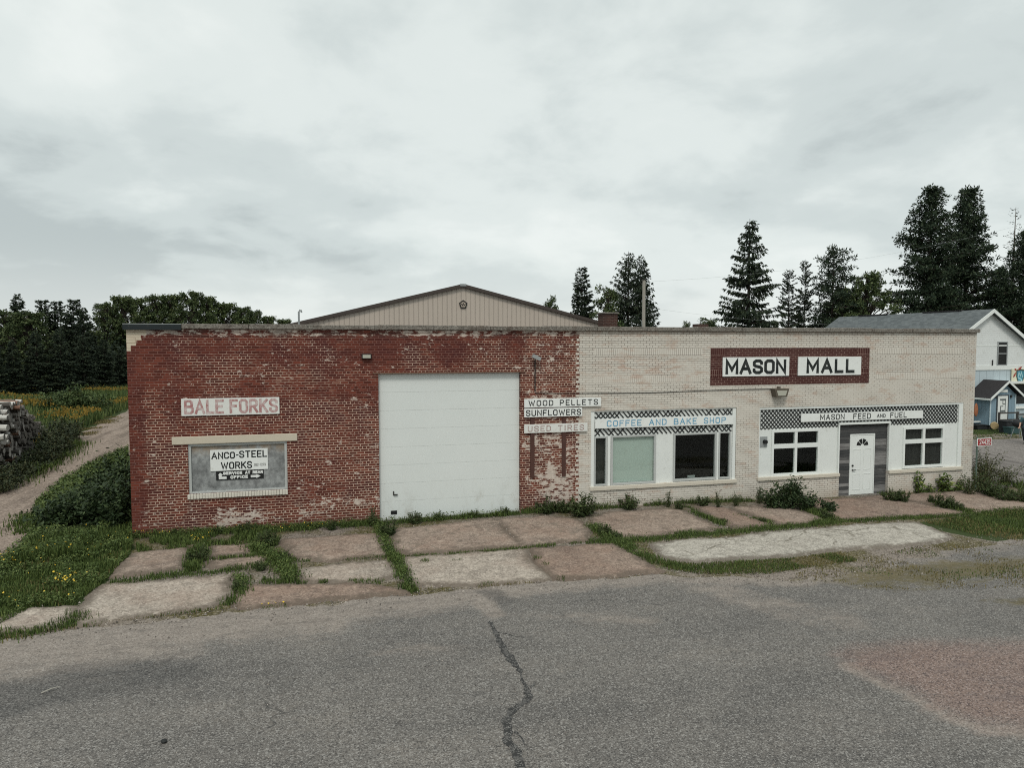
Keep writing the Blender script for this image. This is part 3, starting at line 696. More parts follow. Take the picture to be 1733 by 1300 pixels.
MB().tube([(22.945, 0.098, 0.92), (22.945, 0.06, 0.92)], 0.03, 10).build('deadbolt', M['black'], do)
MB().tube([(22.945, 0.098, 0.76), (22.945, 0.055, 0.76)], 0.022, 10).box(22.94, 23.06, 0.045, 0.06, 0.75, 0.775).build('door_handle', M['black'], do)
MB().box(22.6, 24.1, -0.05, 0.32, -0.5, -0.125).build('doorstep', M['coping'], bld)
# bare brick field for the mall sign
MB().box(17.25, 23.44, -0.012, -0.002, 3.83, 5.06).build('bare_brick_panel', M['dark_brick'], bld)
# chimneys
def chimney(px0, px1, py, depth, capm, nm='chimney'):
    a, b = A(px0, py, depth), A(px1, py, depth); w_ = (b - a).length
    x0, y0, zt = a.x, a.y, a.z
    o = MB().box(x0, x0 + w_, y0, y0 + w_ * .9, 4.9, zt - 0.07).build(nm, M['chimney'], bld)
    if capm: MB().box(x0 - .06, x0 + w_ + .06, y0 - .06, y0 + w_ * .9 + .06, zt - .069, zt, .01).build('chimney_cap', M['coping'], o)
chimney(1021, 1047, 528.5, 33.0, True); chimney(1181, 1201, 546, 36.5, False)

# signs on the red wall
sign('bale_forks_sign', 'weathered white board with faded red bale forks lettering', 1.30, 3.82, 3.245, 3.715, -0.01,
     [('BALE FORKS', 1.37, 3.78, 3.29, 3.68, 0.066, 0.27, 0.36)], M['signold'], M['l_faded'], 0.035)
t = sign('steel_works_sign', 'white steel works board fixed to the boarded front window', 1.98, 3.48, 1.69, 2.28, 0.073,
     [('ANCO', 2.01, 2.62, 2.025, 2.215, 0.034, 0.28, 0.5), ('-', 2.64, 2.72, 2.06, 2.18, 0.03, 0.2, 0.5), ('STEEL', 2.73, 3.46, 2.035, 2.235, 0.034, 0.28, 0.5), ('WORKS', 2.25, 3.06, 1.735, 1.935, 0.034, 0.28, 0.5)], M['signw'], M['l_black'], 0.02)
mb = MB(); lettering(mb, '882-7273', 3.11, 3.42, 1.79, 1.865, 0.073 - .023, 0.011, 0.25, 0.5); mb.build('phone_number', M['l_phone'], t)
t = sign('service_sign', 'black service at rear board with white arrows, under the steel works board', 2.12, 3.36, 1.435, 1.686, 0.073,
     [('SERVICE', 2.30, 2.80, 1.578, 1.662, 0.026, 0.34, 0.5), ('AT', 2.87, 3.01, 1.578, 1.662, 0.026, 0.34, .5), ('REAR', 3.07, 3.345, 1.578, 1.662, 0.026, .34, .5), ('OFFICE', 2.49, 2.95, 1.46, 1.55, 0.026, 0.36, 0.5)], M['black'], M['l_white'], 0.02)
mb = MB(); yy = 0.073 - .024
mb.prism([(2.19, 1.462), (2.39, 1.462), (2.39, 1.535), (2.265, 1.535), (2.265, 1.575), (2.30, 1.575), (2.225, 1.645), (2.17, 1.575), (2.19, 1.575)], 'y', yy, yy + .002)
mb.prism([(3.02, 1.475), (3.17, 1.475), (3.17, 1.450), (3.28, 1.508), (3.17, 1.562), (3.17, 1.54), (3.02, 1.54)], 'y', yy, yy + .002)
mb.build('arrows', M['l_white'], t)
for x0, x1, lb in ((11.12, 11.24, 'left'), (12.14, 12.26, 'right')):
    o = MB().box(x0, x1, -0.045, -0.003, 1.08, 3.42).build('wooden_batten', M['batten'], None)
    tag(o, 'brown upright batten behind the used tires board, the %s of two' % ('one nearer the garage door' if lb == 'left' else 'one nearer the cream wall'), 'batten', 'battens carrying the three stacked boards')
g = 'three stacked product boards'
sign('wood_pellets_sign', 'top white board of three, reading wood pellets in black', 10.91, 13.41, 3.25, 3.52, -0.047, [('WOOD PELLETS', 11.04, 13.30, 3.295, 3.475, 0.028, 0.36, 0.72)], M['signw'], M['l_black'], 0.025, group=g)
sign('sunflowers_sign', 'middle white board of three, reading sunflowers in black', 10.91, 12.78, 2.955, 3.22, -0.047, [('SUNFLOWERS', 10.96, 12.74, 2.99, 3.18, 0.030, 0.30, 0.6)], M['signw'], M['l_black'], 0.025, group=g)
sign('used_tires_sign', 'lowest white board of three, reading used tires in faded brown', 10.91, 12.96, 2.47, 2.735, -0.047, [('USED TIRES', 11.02, 12.84, 2.51, 2.69, 0.028, 0.36, 0.72)], M['signold'], M['l_grey'], 0.025, group=g)
g = 'the two mall name boards'
sign('mason_sign', 'white board with bold black mason lettering on dark brick', 17.68, 20.19, 4.12, 4.755, -0.014, [('MASON', 17.77, 20.07, 4.19, 4.685, 0.105, 0.26, 0.5)], M['signw'], M['l_black'], 0.04, group=g)
sign('mall_sign', 'white board with bold black mall lettering on dark brick', 20.54, 23.07, 4.12, 4.755, -0.014, [('MALL', 20.86, 22.80, 4.19, 4.685, 0.105, 0.32, 0.5)], M['signw'], M['l_black'], 0.04, group=g)

# lamps, meter and cable on the front
t = empty('wall_lamp', (6.22, 0, 4.8), 'small flat floodlight above the garage door left corner', 'wall lamp')
MB().box(6.08, 6.36, -0.10, -0.002, 4.765, 4.91, .01).build('housing', M['black'], t); MB().box(6.11, 6.33, -0.108, -0.102, 4.79, 4.885).build('lens', M['lens'], t)
t = empty('wall_lamp', (11.24, 0, 4.7), 'grey tilted floodlight on a conduit above the stacked boards', 'wall lamp')
b = MB().bar((11.14, -0.18, 4.84), (11.38, -0.18, 4.73), 0.11, 0.12, (0, 1, 0)); b.build('housing', M['grey'], t)
MB().tube([(11.26, -0.19, 4.74), (11.26, -0.03, 4.70), (11.26, -0.03, 3.75)], 0.018, 6).build('conduit', M['cable'], t)
t = empty('wall_lamp', (19.78, 0, 3.45), 'brown floodlight with pale lens under the mall sign', 'wall lamp')
MB().prism([(19.50, 3.70), (20.06, 3.70), (19.98, 3.43), (19.58, 3.43)], 'y', -0.26, -0.002).tube([(19.78, -0.08, 3.70), (19.78, -0.08, 3.76)], .06, 8).build('housing', M['bronze'], t)
MB().prism([(19.58, 3.64), (19.98, 3.64), (19.92, 3.47), (19.64, 3.47)], 'y', -0.268, -0.262).build('lens', M['lens'], t)
t = empty('electric_meter', (19.30, 0.06, 1.72), 'grey electric meter plate on the white feed store front', 'meter')
MB().box(19.175, 19.47, 0.045, 0.067, 1.72, 2.07).build('back_plate', M['grey'], t); MB().tube([(19.36, 0.044, 1.90), (19.36, -0.05, 1.90)], 0.07, 12).build('meter_head', M['black'], t)
o = MB().tube([(11.26, -0.02, 3.69), (12.6, -0.02, 3.66), (15.1, -0.02, 3.635), (17.2, -0.02, 3.675), (19.5, -0.02, 3.69)], 0.010, 6).build('wall_cable', M['cable'], None)
tag(o, 'thin dark cable running along the front to the brown floodlight', 'cable')

# ------------------------------------------------------------------ ground
def pt_poly(pts, X, Y):
    """signed distance (positive inside) of points X,Y to a polygon"""
    pts = np.asarray(pts, float); n = len(pts); ins = np.zeros(X.shape, bool); dmin = np.full(X.shape, 1e9)
    for i in range(n):
        (x0, y0), (x1, y1) = pts[i], pts[(i + 1) % n]
        c = ((y0 > Y) != (y1 > Y)); ins ^= c & (X < (x1 - x0) * (Y - y0) / ((y1 - y0) if abs(y1 - y0) > 1e-9 else 1e-9) + x0)
        dx, dy = x1 - x0, y1 - y0; t = np.clip(((X - x0) * dx + (Y - y0) * dy) / (dx * dx + dy * dy + 1e-12), 0, 1)
        dmin = np.minimum(dmin, np.hypot(X - x0 - t * dx, Y - y0 - t * dy))
    return np.where(ins, dmin, -dmin)
def sstep(v, a, b):
    t = np.clip((v - a) / (b - a), 0, 1); return t * t * (3 - 2 * t)
def line_dist(pts, X, Y):
    pts = np.asarray(pts, float); d = np.full(X.shape, 1e9)
    for (x0, y0), (x1, y1) in zip(pts[:-1], pts[1:]):
        dx, dy = x1 - x0, y1 - y0; t = np.clip(((X - x0) * dx + (Y - y0) * dy) / (dx * dx + dy * dy), 0, 1)
        d = np.minimum(d, np.hypot(X - x0 - t * dx, Y - y0 - t * dy))
    return d
def grid_mesh(name, X, Y, Zoff, attrs, m, kind='structure'):
    ni, nj = X.shape; Z = gh(X) + Zoff
    me = bpy.data.meshes.new(name)
    co = np.stack([X, Y, Z], -1).reshape(-1, 3).astype(np.float32)
    i, j = np.meshgrid(np.arange(ni - 1), np.arange(nj - 1), indexing='ij'); a = (i * nj + j).ravel()
    F = np.stack([a, a + nj, a + nj + 1, a + 1], -1).astype(np.int32)
    me.vertices.add(len(co)); me.vertices.foreach_set('co', co.ravel())
    me.loops.add(F.size); me.loops.foreach_set('vertex_index', F.ravel())
    me.polygons.add(len(F)); me.polygons.foreach_set('loop_start', np.arange(len(F), dtype=np.int32) * 4)
    me.update(calc_edges=True); me.validate()
    for k_, v in attrs.items():
        at = me.attributes.new(k_, 'FLOAT', 'POINT'); at.data.foreach_set('value', np.asarray(v, np.float32).ravel())
    o = link(name, me, None, m); o['kind'] = kind; return o

def ground_mat():
    k = N('soil_and_turf', 0.95, 0.1)
    g = k.noise(0.45, 6, 0.65); f = k.noise(7, 5, 0.7)
    green = k.mix(f, (0.020, 0.034, 0.012), (0.060, 0.078, 0.028))
    soil = k.mix(f, (0.15, 0.125, 0.105), (0.265, 0.228, 0.198))
    moss = k.mix(f, (0.06, 0.06, 0.022), (0.13, 0.105, 0.05))
    bare = k.mix(k.step(g, 0.42, 0.58), soil, moss); ag = k.grit(34)
    bare = k.mix(k.mul(k.step(ag, .36, .05), .8), bare, (0.04, 0.034, 0.026)); bare = k.mix(k.mul(k.step(ag, .7, .97), .55), bare, (0.34, 0.30, 0.26))
    a = k.attr('green')
    c = k.mix(k.step(k.add(a, k.mul(k.sub(k.noise(2.2, 5, 0.65), 0.5), 0.7)), 0.42, 0.58), bare, green)
    k.bump(k.noise(16, 5, 0.7), 0.5, 0.03); return k.done(c)
def asphalt_mat():
    k = N('worn_asphalt', 0.9, 0.25)
    agg = k.grit(52); ag2 = k.grit(110); v = k.noise(30, 3, .7)
    base = k.mix(k.noise(0.35, 6, 0.7), (0.098, 0.088, 0.079), (0.160, 0.146, 0.132))
    base = k.mix(k.mul(k.noise(2.6, 6, .75), .5), base, (0.105, 0.10, 0.095)); bl = k.noise(.55, 8, .75, vec=k.vec(k.mul(k.x, .6), k.mul(k.y, 1.3), k.add(k.z, 4.)))
    base = k.mix(k.mul(k.step(bl, .52, .40), .42), base, (.062, .059, .057)); base = k.mix(k.mul(k.step(bl, .52, .66), .35), base, (.20, .176, .152))
    base = k.mix(k.mul(k.step(agg, 0.38, 0.06), 0.66), base, (0.030, 0.029, 0.029))
    base = k.mix(k.mul(k.step(agg, 0.70, 0.99), 0.56), base, (0.33, 0.315, 0.295))
    base = k.mix(k.mul(k.step(ag2, 0.75, 1.0), 0.35), base, (0.40, 0.385, 0.36))
    w = k.noise(1.1, 8, 0.75, dist=0.4, vec=k.vec(k.mul(k.x, .45), k.mul(k.y, 1.5), k.z)); w2 = k.noise(0.5, 6, 0.65)
    rag = k.add(k.mul(k.sub(w, 0.5), 1.5), k.mul(k.sub(w2, 0.5), 0.6))
    dm = k.step(k.add(k.attr('dirt'), k.add(k.mul(rag, 1.05), k.mul(k.sub(k.noise(7, 5, .75), .5), .5))), 0.16, 0.84)
    dirt = k.mix(k.noise(3.0, 6, 0.7), (0.19, 0.16, 0.138), (0.30, 0.262, 0.23))
    dirt = k.mix(k.mul(k.step(agg, 0.36, 0.05), 0.5), dirt, (0.07, 0.06, 0.05))
    dirt = k.mix(k.mul(k.step(agg, 0.70, 0.98), 0.4), dirt, (0.42, 0.38, 0.34))
    dirt = k.mix(k.mul(k.step(k.noise(3.5, 8, .8, vec=k.vec(k.mul(k.x, .5), k.mul(k.y, 1.4), k.z)), .48, .64), .65), dirt, (0.10, 0.088, 0.078))
    c = k.mix(k.mul(dm, 0.86), base, dirt)
    dk = k.step(k.add(k.attr('patch'), k.add(k.mul(rag, 0.6), k.mul(k.sub(k.noise(6, 5, .75), .5), .6))), 0.22, 0.85)
    c = k.mix(k.mul(dk, 0.45), c, k.mix(agg, (0.02, 0.02, 0.021), (0.085, 0.084, 0.082)))
    rd = k.step(k.add(k.attr('red'), k.add(k.mul(rag, 0.55), k.mul(k.sub(k.noise(6, 5, .75), .5), .6))), 0.18, 1.05)
    redc = k.mix(k.noise(1.0, 7, 0.72, vec=k.vec(k.mul(k.x, .6), k.mul(k.y, 1.6), k.z)), (0.145, 0.095, 0.078), (0.25, 0.175, 0.145))
    redc = k.mix(k.mul(k.step(agg, 0.38, 0.06), 0.85), redc, (0.055, 0.038, 0.038)); redc = k.mix(k.mul(k.step(agg, 0.68, 0.97), 0.6), redc, (0.36, 0.28, 0.26)); redc = k.mix(k.mul(k.step(k.noise(2.2, 6, .75, vec=k.vec(k.mul(k.x, .5), k.mul(k.y, 1.4), k.z)), .48, .66), .5), redc, (0.10, 0.072, 0.07))
    c = k.mix(k.mul(rd, 0.78), c, redc)
    ms = k.step(k.add(k.attr('moss'), k.add(k.mul(rag, 0.9), k.mul(k.sub(k.noise(5, 5, .75), .5), .9))), 0.40, 0.85)
    c = k.mix(k.mul(ms, 0.8), c, k.mix(k.noise(9, 5, 0.7), (0.052, 0.05, 0.018), (0.15, 0.115, 0.05)))
    cr = k.voro(0.16, vec=k.vadd(k.pos, k.scale(k.noise(0.8, 5, color=True), (1.6, 1.6, 0))), feature='DISTANCE_TO_EDGE')
    c = k.mix(k.mul(k.step(cr, 0.0035, 0.0012), k.mul(k.step(w2, 0.5, 0.6), 0.6)), c, (0.03, 0.03, 0.03))
    k.bump(k.add(k.mul(agg, .6), v), 0.35, 0.010)
    return k.done(c)
def gravel_mat(name, a, b, ruts):
    k = N(name, 0.95, 0.15)
    n = k.noise(1.0, 6, 0.65); agg = k.grit(22)
    c = k.mix(n, a, b)
    c = k.mix(k.mul(k.step(agg, 0.35, 0.05), 0.6), c, tuple(x * .45 for x in a)); c = k.mix(k.mul(k.step(agg, 0.7, 0.97), 0.5), c, tuple(min(1, x * 1.5) for x in b))
    if ruts: c = k.mix(k.mul(k.step(k.noise(0.8, 6, 0.7, vec=k.vec(k.mul(k.x, 2.2), k.mul(k.y, 0.18), k.z)), 0.46, 0.62), 0.65), c, tuple(x * .55 for x in a))
    k.bump(k.noise(18, 5, 0.7), 0.4, 0.02); return k.done(c)

# base sheet: fine near the camera, coarse to the horizon
xs = np.concatenate([np.linspace(-900, -45, 20)[:-1], np.linspace(-45, 75, 301), np.linspace(75, 900, 20)[1:]])
ys = np.concatenate([np.linspace(-400, -26, 8)[:-1], np.linspace(-26, 60, 216), np.linspace(60, 1500, 20)[1:]])
X, Y = np.meshgrid(xs, ys, indexing='ij')
lawn = P([(-400, 1090), (0, 1062), (125, 1046), (185, 985), (232, 925), (228, 880), (300, 850)]) + [(0.3, 30), (-40, 60), (-60, 0)]
green = sstep(pt_poly(lawn, X, Y), -0.25, 0.35)
green = np.maximum(green, sstep(Y, 11.0, 14.0) * ((X > 28.5) | (X < 0)))
rightg = P([(1550, 884), (1640, 872), (1733, 860), (1900, 845), (1900, 940), (1733, 925), (1660, 912), (1590, 898)])
green = np.maximum(green, sstep(pt_poly(rightg, X, Y), -0.4, 0.3) * 0.85)
mid = P([(1085, 925), (1110, 945), (1174, 952), (1337, 945), (1425, 932), (1470, 945), (1440, 968), (1300, 978), (1180, 974), (1130, 962)])
green = np.maximum(green, sstep(pt_poly(mid, X, Y), -0.35, 0.25) * 0.40)
green = np.where(Y > 70, 1.0, green)
grid_mesh('ground', X, Y, -0.012, {'green': green}, ground_mat())

# asphalt lot
edge = P([(-900, 1180), (-150, 1105), (0, 1082), (130, 1068), (280, 1050), (440, 1033), (560, 1021), (700, 1008), (830, 994), (940, 985), (1010, 981), (1120, 972), (1200, 977), (1330, 983), (1430, 974), (1500, 957), (1560, 943), (1640, 928), (1733, 912), (1900, 890), (2300, 850)])
ex, ey = np.array([p[0] for p in edge]), np.array([p[1] for p in edge])
gx = np.concatenate([np.linspace(-60, -12, 30)[:-1], np.linspace(-12, 30, 281), np.linspace(30, 90, 30)[1:]])
yb = np.interp(gx, ex, ey) + np.array([0.28 * mnoise.noise((x * .9, 0, 3)) + 0.16 * mnoise.noise((x * 3, 0, 7)) + .08 * mnoise.noise((x * 9, 0, 5)) for x in gx])
tt = np.concatenate([np.linspace(0, 13, 88), np.array([16, 22, 32, 50])])
X = np.repeat(gx[:, None], len(tt), 1); Y = yb[:, None] - tt[None, :]
dirt = np.exp(-(tt[None, :] / np.interp(gx, [-12, -2, 4, 8, 12, 20], [2.1, 1.9, 1.4, .8, .5, .7])[:, None]) ** 2) * np.interp(gx, [8, 13, 18], [1.25, 1.0, .6])[:, None]
def pb(pts, soft): return sstep(pt_poly(P(pts), X, Y), -soft, soft)
dirt = np.maximum(dirt, 0.75 * pb([(0, 1075), (250, 1045), (600, 1010), (700, 1012), (500, 1060), (380, 1085), (330, 1118), (150, 1118), (60, 1135), (0, 1140)], 0.5))
dirt = np.maximum(dirt, 0.85 * pb([(770, 995), (800, 985), (860, 1040), (830, 1050)], 0.12))
dirt = np.maximum(dirt, 0.55 * pb([(880, 1035), (960, 1030), (1080, 1045), (1120, 1055), (1000, 1060), (900, 1050)], 0.4))
dirt = np.maximum(dirt, 0.50 * pb([(1180, 980), (1330, 1010), (1440, 1040), (1480, 1066), (1400, 1075), (1320, 1055), (1200, 1010), (1120, 990)], 0.35))
dirt = np.maximum(dirt, 0.5 * pb([(700, 1080), (830, 1100), (760, 1120), (600, 1110)], 0.4))
redp = [(1420, 1108), (1455, 1092), (1540, 1082), (1640, 1085), (1733, 1084), (2000, 1080), (2050, 1280), (1733, 1236), (1650, 1232), (1590, 1205), (1530, 1172), (1470, 1145), (1435, 1128)]
red = pb(redp, 0.7)
dirt = np.maximum(dirt, 0.8 * np.exp(-(line_dist(P([(1435, 1128), (1470, 1147), (1530, 1174), (1590, 1207), (1650, 1232), (1733, 1238)]), X, Y) / 0.17) ** 2))
patch = pb([(-80, 1165), (60, 1150), (110, 1128), (230, 1118), (330, 1122), (355, 1140), (320, 1160), (200, 1172), (100, 1195), (-80, 1235)], 0.5)
patch = np.maximum(patch, pb([(-80, 1175), (75, 1152), (60, 1180), (20, 1215), (-80, 1230)], 0.15) * 1.5)
patch = np.maximum(patch, 0.8 * pb([(800, 1000), (850, 998), (880, 1020), (840, 1025)], 0.15))
moss = 0.75 * pb([(1330, 985), (1430, 965), (1560, 945), (1733, 935), (1900, 930), (1900, 985), (1733, 985), (1600, 1000), (1480, 1005)], 0.9)
moss = np.maximum(moss, 0.6 * pb([(1650, 1015), (1733, 1008), (1800, 1020), (1733, 1035)], 0.3))
grid_mesh('asphalt_lot', X, Y, 0.0, {'dirt': dirt, 'red': red, 'patch': patch, 'moss': moss}, asphalt_mat())

def sheet(name, pts, z, m, jit=0.06, seg=0.35, thick=0.0, kind='structure', zfun=None):
    """irregular flat piece: world polygon, edges broken up; optional thickness"""
    out_ = []
    n = len(pts)
    for i in range(n):
        a, b = Vector(pts[i]), Vector(pts[(i + 1) % n]); L = (b - a).length; k_ = max(1, int(L / seg))
        nn = Vector((-(b - a).y, (b - a).x)).normalized()
        for q in range(k_):
            p = a + (b - a) * (q / k_); j = jit * (mnoise.noise((p.x * 1.7, p.y * 1.7, i)) + 0.6 * mnoise.noise((p.x * 6, p.y * 6, 5))); p = p + nn * j
            out_.append((p.x, p.y))
    bm = bmesh.new(); vs_ = [bm.verts.new((x, y, 0)) for x, y in out_]; f = bm.faces.new(vs_)
    bmesh.ops.triangulate(bm, faces=[f], quad_method='BEAUTY', ngon_method='BEAUTY')
    if thick:
        r = bmesh.ops.extrude_face_region(bm, geom=bm.faces[:]); ex_ = [v for v in r['geom'] if isinstance(v, bmesh.types.BMVert)]
        for v in ex_: v.co.z = thick
    bmesh.ops.recalc_face_normals(bm, faces=bm.faces[:])
    for v in bm.verts: v.co.z += z + float(gh(v.co.x))
    me = bpy.data.meshes.new(name); bm.to_mesh(me); bm.free()
    if not thick and me.polygons[0].normal.z < 0: me.flip_normals()
    o = link(name, me, None, m); o['kind'] = kind; return o
road_pts = P([(-260, 900), (-60, 826), (0, 808), (60, 780), (110, 748), (150, 727), (219, 693)]) + [(-0.6, 60), (2, 120), (5, 120), (2.5, 60), (-0.4, 22)] + P([(217, 772), (150, 800), (95, 836), (58, 880), (38, 922), (-30, 965), (-260, 1060)])
sheet('dirt_road', road_pts, 0.004, gravel_mat('pale_dirt', (0.185, 0.142, 0.114), (0.295, 0.238, 0.198), True), 0.25, 0.6)
gl_pts = [(28.6, -0.4), (34, 0.2), (45, 1.0), (75, 2), (75, 10.0), (48, 9.6), (44, 10.2), (36, 11.3), (30, 12.5), (28.7, 13)]
sheet('gravel_lot', gl_pts, 0.004, gravel_mat('grey_gravel', (0.15, 0.135, 0.125), (0.22, 0.20, 0.185), True), 0.25, 0.6)

conc_d = concrete('slab_dusty', (0.225, 0.172, 0.138), (0.35, 0.28, 0.23), (0.11, 0.088, 0.075), rust=0.30, cracks=0.45, edge=True)
conc_l = concrete('slab_pale', (0.30, 0.255, 0.213), (0.41, 0.36, 0.307), (0.15, 0.125, 0.105), rust=0.25, cracks=0.25, edge=True)
conc_w = concrete('slab_white', (0.33, 0.305, 0.262), (0.44, 0.41, 0.36), (0.20, 0.175, 0.15), cracks=0.8, edge=True)
conc_b = concrete('slab_brown', (0.19, 0.14, 0.112), (0.30, 0.23, 0.185), (0.08, 0.06, 0.052), rust=0.3, edge=True)
slabs = [
 ('l', [(-60, 1058), (0, 1048), (55, 1029), (122, 1029), (126, 1042), (96, 1062), (10, 1070), (-60, 1074)]),
 ('l', [(176, 992), (390, 975), (387, 1008), (357, 1028), (140, 1059), (133, 1040)]),
 ('d', [(228, 937), (314, 928), (311, 962), (188, 979)]),
 ('d', [(357, 925), (434, 919), (424, 938), (358, 942)]),
 ('d', [(353, 950), (452, 943), (448, 957), (360, 963)]),
 ('d', [(480, 915), (644, 904), (654, 942), (556, 950), (494, 944)]),
 ('l', [(503, 965), (660, 947), (670, 969), (640, 987), (522, 987)]),
 ('b', [(415, 992), (640, 990), (690, 1004), (540, 1018), (405, 1032), (393, 1024)]),
 ('d', [(670, 896), (836, 880), (881, 926), (692, 940), (667, 930)]),
 ('d', [(839, 880), (926, 875), (975, 880), (999, 896), (990, 914), (886, 926)]),
 ('l', [(682, 945), (888, 931), (901, 956), (935, 981), (800, 992), (693, 990)]),
 ('b', [(901, 930), (1038, 921), (1076, 945), (1117, 968), (1008, 979), (938, 982), (907, 955)]),
 ('d', [(1000, 877), (1030, 868), (1120, 862), (1155, 865), (1217, 895), (1082, 910), (1044, 912)]),
 ('b', [(1174, 858), (1226, 860), (1300, 888), (1247, 896), (1210, 882)]),
 ('d', [(1234, 861), (1310, 854), (1389, 878), (1380, 886), (1323, 890)]),
 ('b', [(1360, 848), (1482, 841), (1550, 852), (1640, 870), (1517, 876), (1416, 881)]),
 ('b', [(1485, 841), (1590, 835), (1640, 862), (1560, 852)]),
 ('d', [(1597, 835), (1650, 830), (1733, 846), (1860, 852), (1860, 858), (1733, 862), (1647, 867), (1612, 853)]),
 ('w', [(1104, 923), (1142, 915), (1236, 910), (1318, 900), (1495, 886), (1548, 885), (1578, 896), (1614, 910), (1562, 922), (1425, 930), (1337, 941), (1176, 951), (1120, 943)]),
]
def slab(poly, m, lift, st=0.055):
    """a broken slab: fine mesh whose rim crumbles down into the soil"""
    w_ = np.array(poly); lo, hi = w_.min(0) - .2, w_.max(0) + .2
    X, Y = np.meshgrid(np.arange(lo[0], hi[0], st), np.arange(lo[1], hi[1], st), indexing='ij'); sd_ = pt_poly(w_, X, Y)
    nz = np.array([mnoise.noise((a * 2.1, b * 2.1, 3.3)) * .11 + mnoise.noise((a * 7, b * 7, 1.3)) * .07 + mnoise.noise((a * 17, b * 17, 5)) * .035 for a, b in zip(X.ravel(), Y.ravel())]).reshape(X.shape)
    e_ = sd_ + nz + .045; tilt = .012 * np.sin(X * .9 + Y * 1.7)
    Z = gh(X) + np.clip(e_ / .05, -1, 1) * (lift + .012) * .5 + (lift - .012) * .5 - .004 + np.where(e_ > 0, tilt * .5 + nz * .04, 0)
    ni, nj = X.shape; i, j = np.meshgrid(np.arange(ni - 1), np.arange(nj - 1), indexing='ij'); a = (i * nj + j).ravel()
    F = np.stack([a, a + nj, a + nj + 1, a + 1], -1); keep = (e_.ravel()[F] > -.07).any(1); F = F[keep]
    used, inv = np.unique(F, return_inverse=True); F = inv.reshape(-1, 4).astype(np.int32); co = np.stack([X, Y, Z], -1).reshape(-1, 3)[used].astype(np.float32)
    me = bpy.data.meshes.new('pavement_slab'); me.vertices.add(len(co)); me.vertices.foreach_set('co', co.ravel()); me.loops.add(F.size); me.loops.foreach_set('vertex_index', F.ravel())
    me.polygons.add(len(F)); me.polygons.foreach_set('loop_start', np.arange(len(F), dtype=np.int32) * 4); me.update(calc_edges=True); me.validate()
    at = me.attributes.new('edge', 'FLOAT', 'POINT'); at.data.foreach_set('value', np.clip(e_.ravel()[used], -.1, 1).astype(np.float32))
    o = link('pavement_slab', me, None, m); o['kind'] = 'structure'; return o
mm = {'l': conc_l, 'd': conc_d, 'w': conc_w, 'b': conc_b}
SLABS = []
for i, (c, px) in enumerate(slabs):
    w_ = P(px); SLABS.append(w_)
    slab(w_, mm[c], 0.034 + 0.006 * (i % 3))
# tar poured along the long crack in the asphalt
_k = N('tar_filler', .8, .2); _g = _k.grit(60); _c = _k.mix(_k.mul(_k.step(_g, .62, .95), .6), _k.mix(_k.noise(6, 4), (.022, .022, .022), (.045, .044, .043)), (.24, .23, .215)); _k.bump(_k.noise(30, 3), .4, .01); tar = _k.done(_k.mix(_k.mul(_k.step(_k.noise(4, 5, .7), .52, .62), .7), _c, (.105, .10, .095)))
def tarline(zp, wd):
    pts = [Vector(G(700 + x / 4.0625, 980 + y / 4.0625)) for x, y in zp]; fine = []
    for a, b in zip(pts[:-1], pts[1:]):
        k_ = max(2, int((b - a).length / 0.05)); fine += [a + (b - a) * (q / k_) for q in range(k_)]
    fine.append(pts[-1]); L, Rr = [], []
    for i, p in enumerate(fine):
        d_ = (fine[min(i + 1, len(fine) - 1)] - fine[max(i - 1, 0)]).normalized(); nn = Vector((-d_.y, d_.x)); f = i / (len(fine) - 1)
        w_ = np.interp(f, np.linspace(0, 1, len(wd)), wd) * .33
        wob = 0.05 * mnoise.noise((p.x * 3, p.y * 3, 9))
        j1 = 0.05 * mnoise.noise((p.x * 11, p.y * 11, 1)) + .015 * mnoise.noise((p.x * 37, p.y * 37, 1)); j2 = 0.05 * mnoise.noise((p.x * 11, p.y * 11, 4)) + .015 * mnoise.noise((p.x * 37, p.y * 37, 4))
        L.append(p + nn * (w_ + j1 + wob)); Rr.append(p - nn * (w_ + j2 - wob))
    mb = MB()
    for i in range(len(fine) - 1): mb.quad(*[(q.x, q.y, 0.0045 + float(gh(q.x))) for q in (L[i], Rr[i], Rr[i + 1], L[i + 1])])
    o = mb.build('tar_seam', tar); o['kind'] = 'structure'
tarline([(520, 290), (555, 350), (590, 430), (630, 500), (680, 570), (720, 630), (760, 700), (790, 760), (790, 800), (745, 860), (690, 900), (655, 960), (640, 1030), (640, 1100), (680, 1160), (720, 1210), (735, 1260), (720, 1330), (715, 1400)],
        [.05, .12, .15, .14, .17, .20, .22, .16, .08, .10, .14, .16, .18, .19, .19, .2, .2, .2, .2])
tarline([(690, 1060), (720, 1065), (742, 1100), (760, 1140), (775, 1150)], [.05, .07, .07, .06, .03])
tarline([(585, 368), (640, 380), (700, 398), (760, 405)], [.05, .04, .03, .01])
tarline([(800, 750), (830, 735), (850, 715)], [.06, .05, .02])
def pebbles(XY, r):
    X, Y = XY; n = len(X); c = base_pts(X, Y) if 'base_pts' in globals() else np.stack([X, Y, gh(X)], 1); rr = (r * rng.uniform(.35, 1.5, n) ** 1.4)[:, None, None]
    T = np.array([[1, 0, -.3], [-.5, .87, -.3], [-.5, -.87, -.3], [0, 0, .75]])[None] * rr * rng.uniform(.6, 1.3, (n, 4, 3)); a = rng.uniform(0, 6.28, n); ca, sa = np.cos(a)[:, None], np.sin(a)[:, None]
    T = np.stack([T[..., 0] * ca - T[..., 1] * sa, T[..., 0] * sa + T[..., 1] * ca, T[..., 2]], -1) + c[:, None] + np.array([0, 0, .008])
    return T[:, [[0, 1, 3], [1, 2, 3], [2, 0, 3]]].reshape(-1, 3, 3)
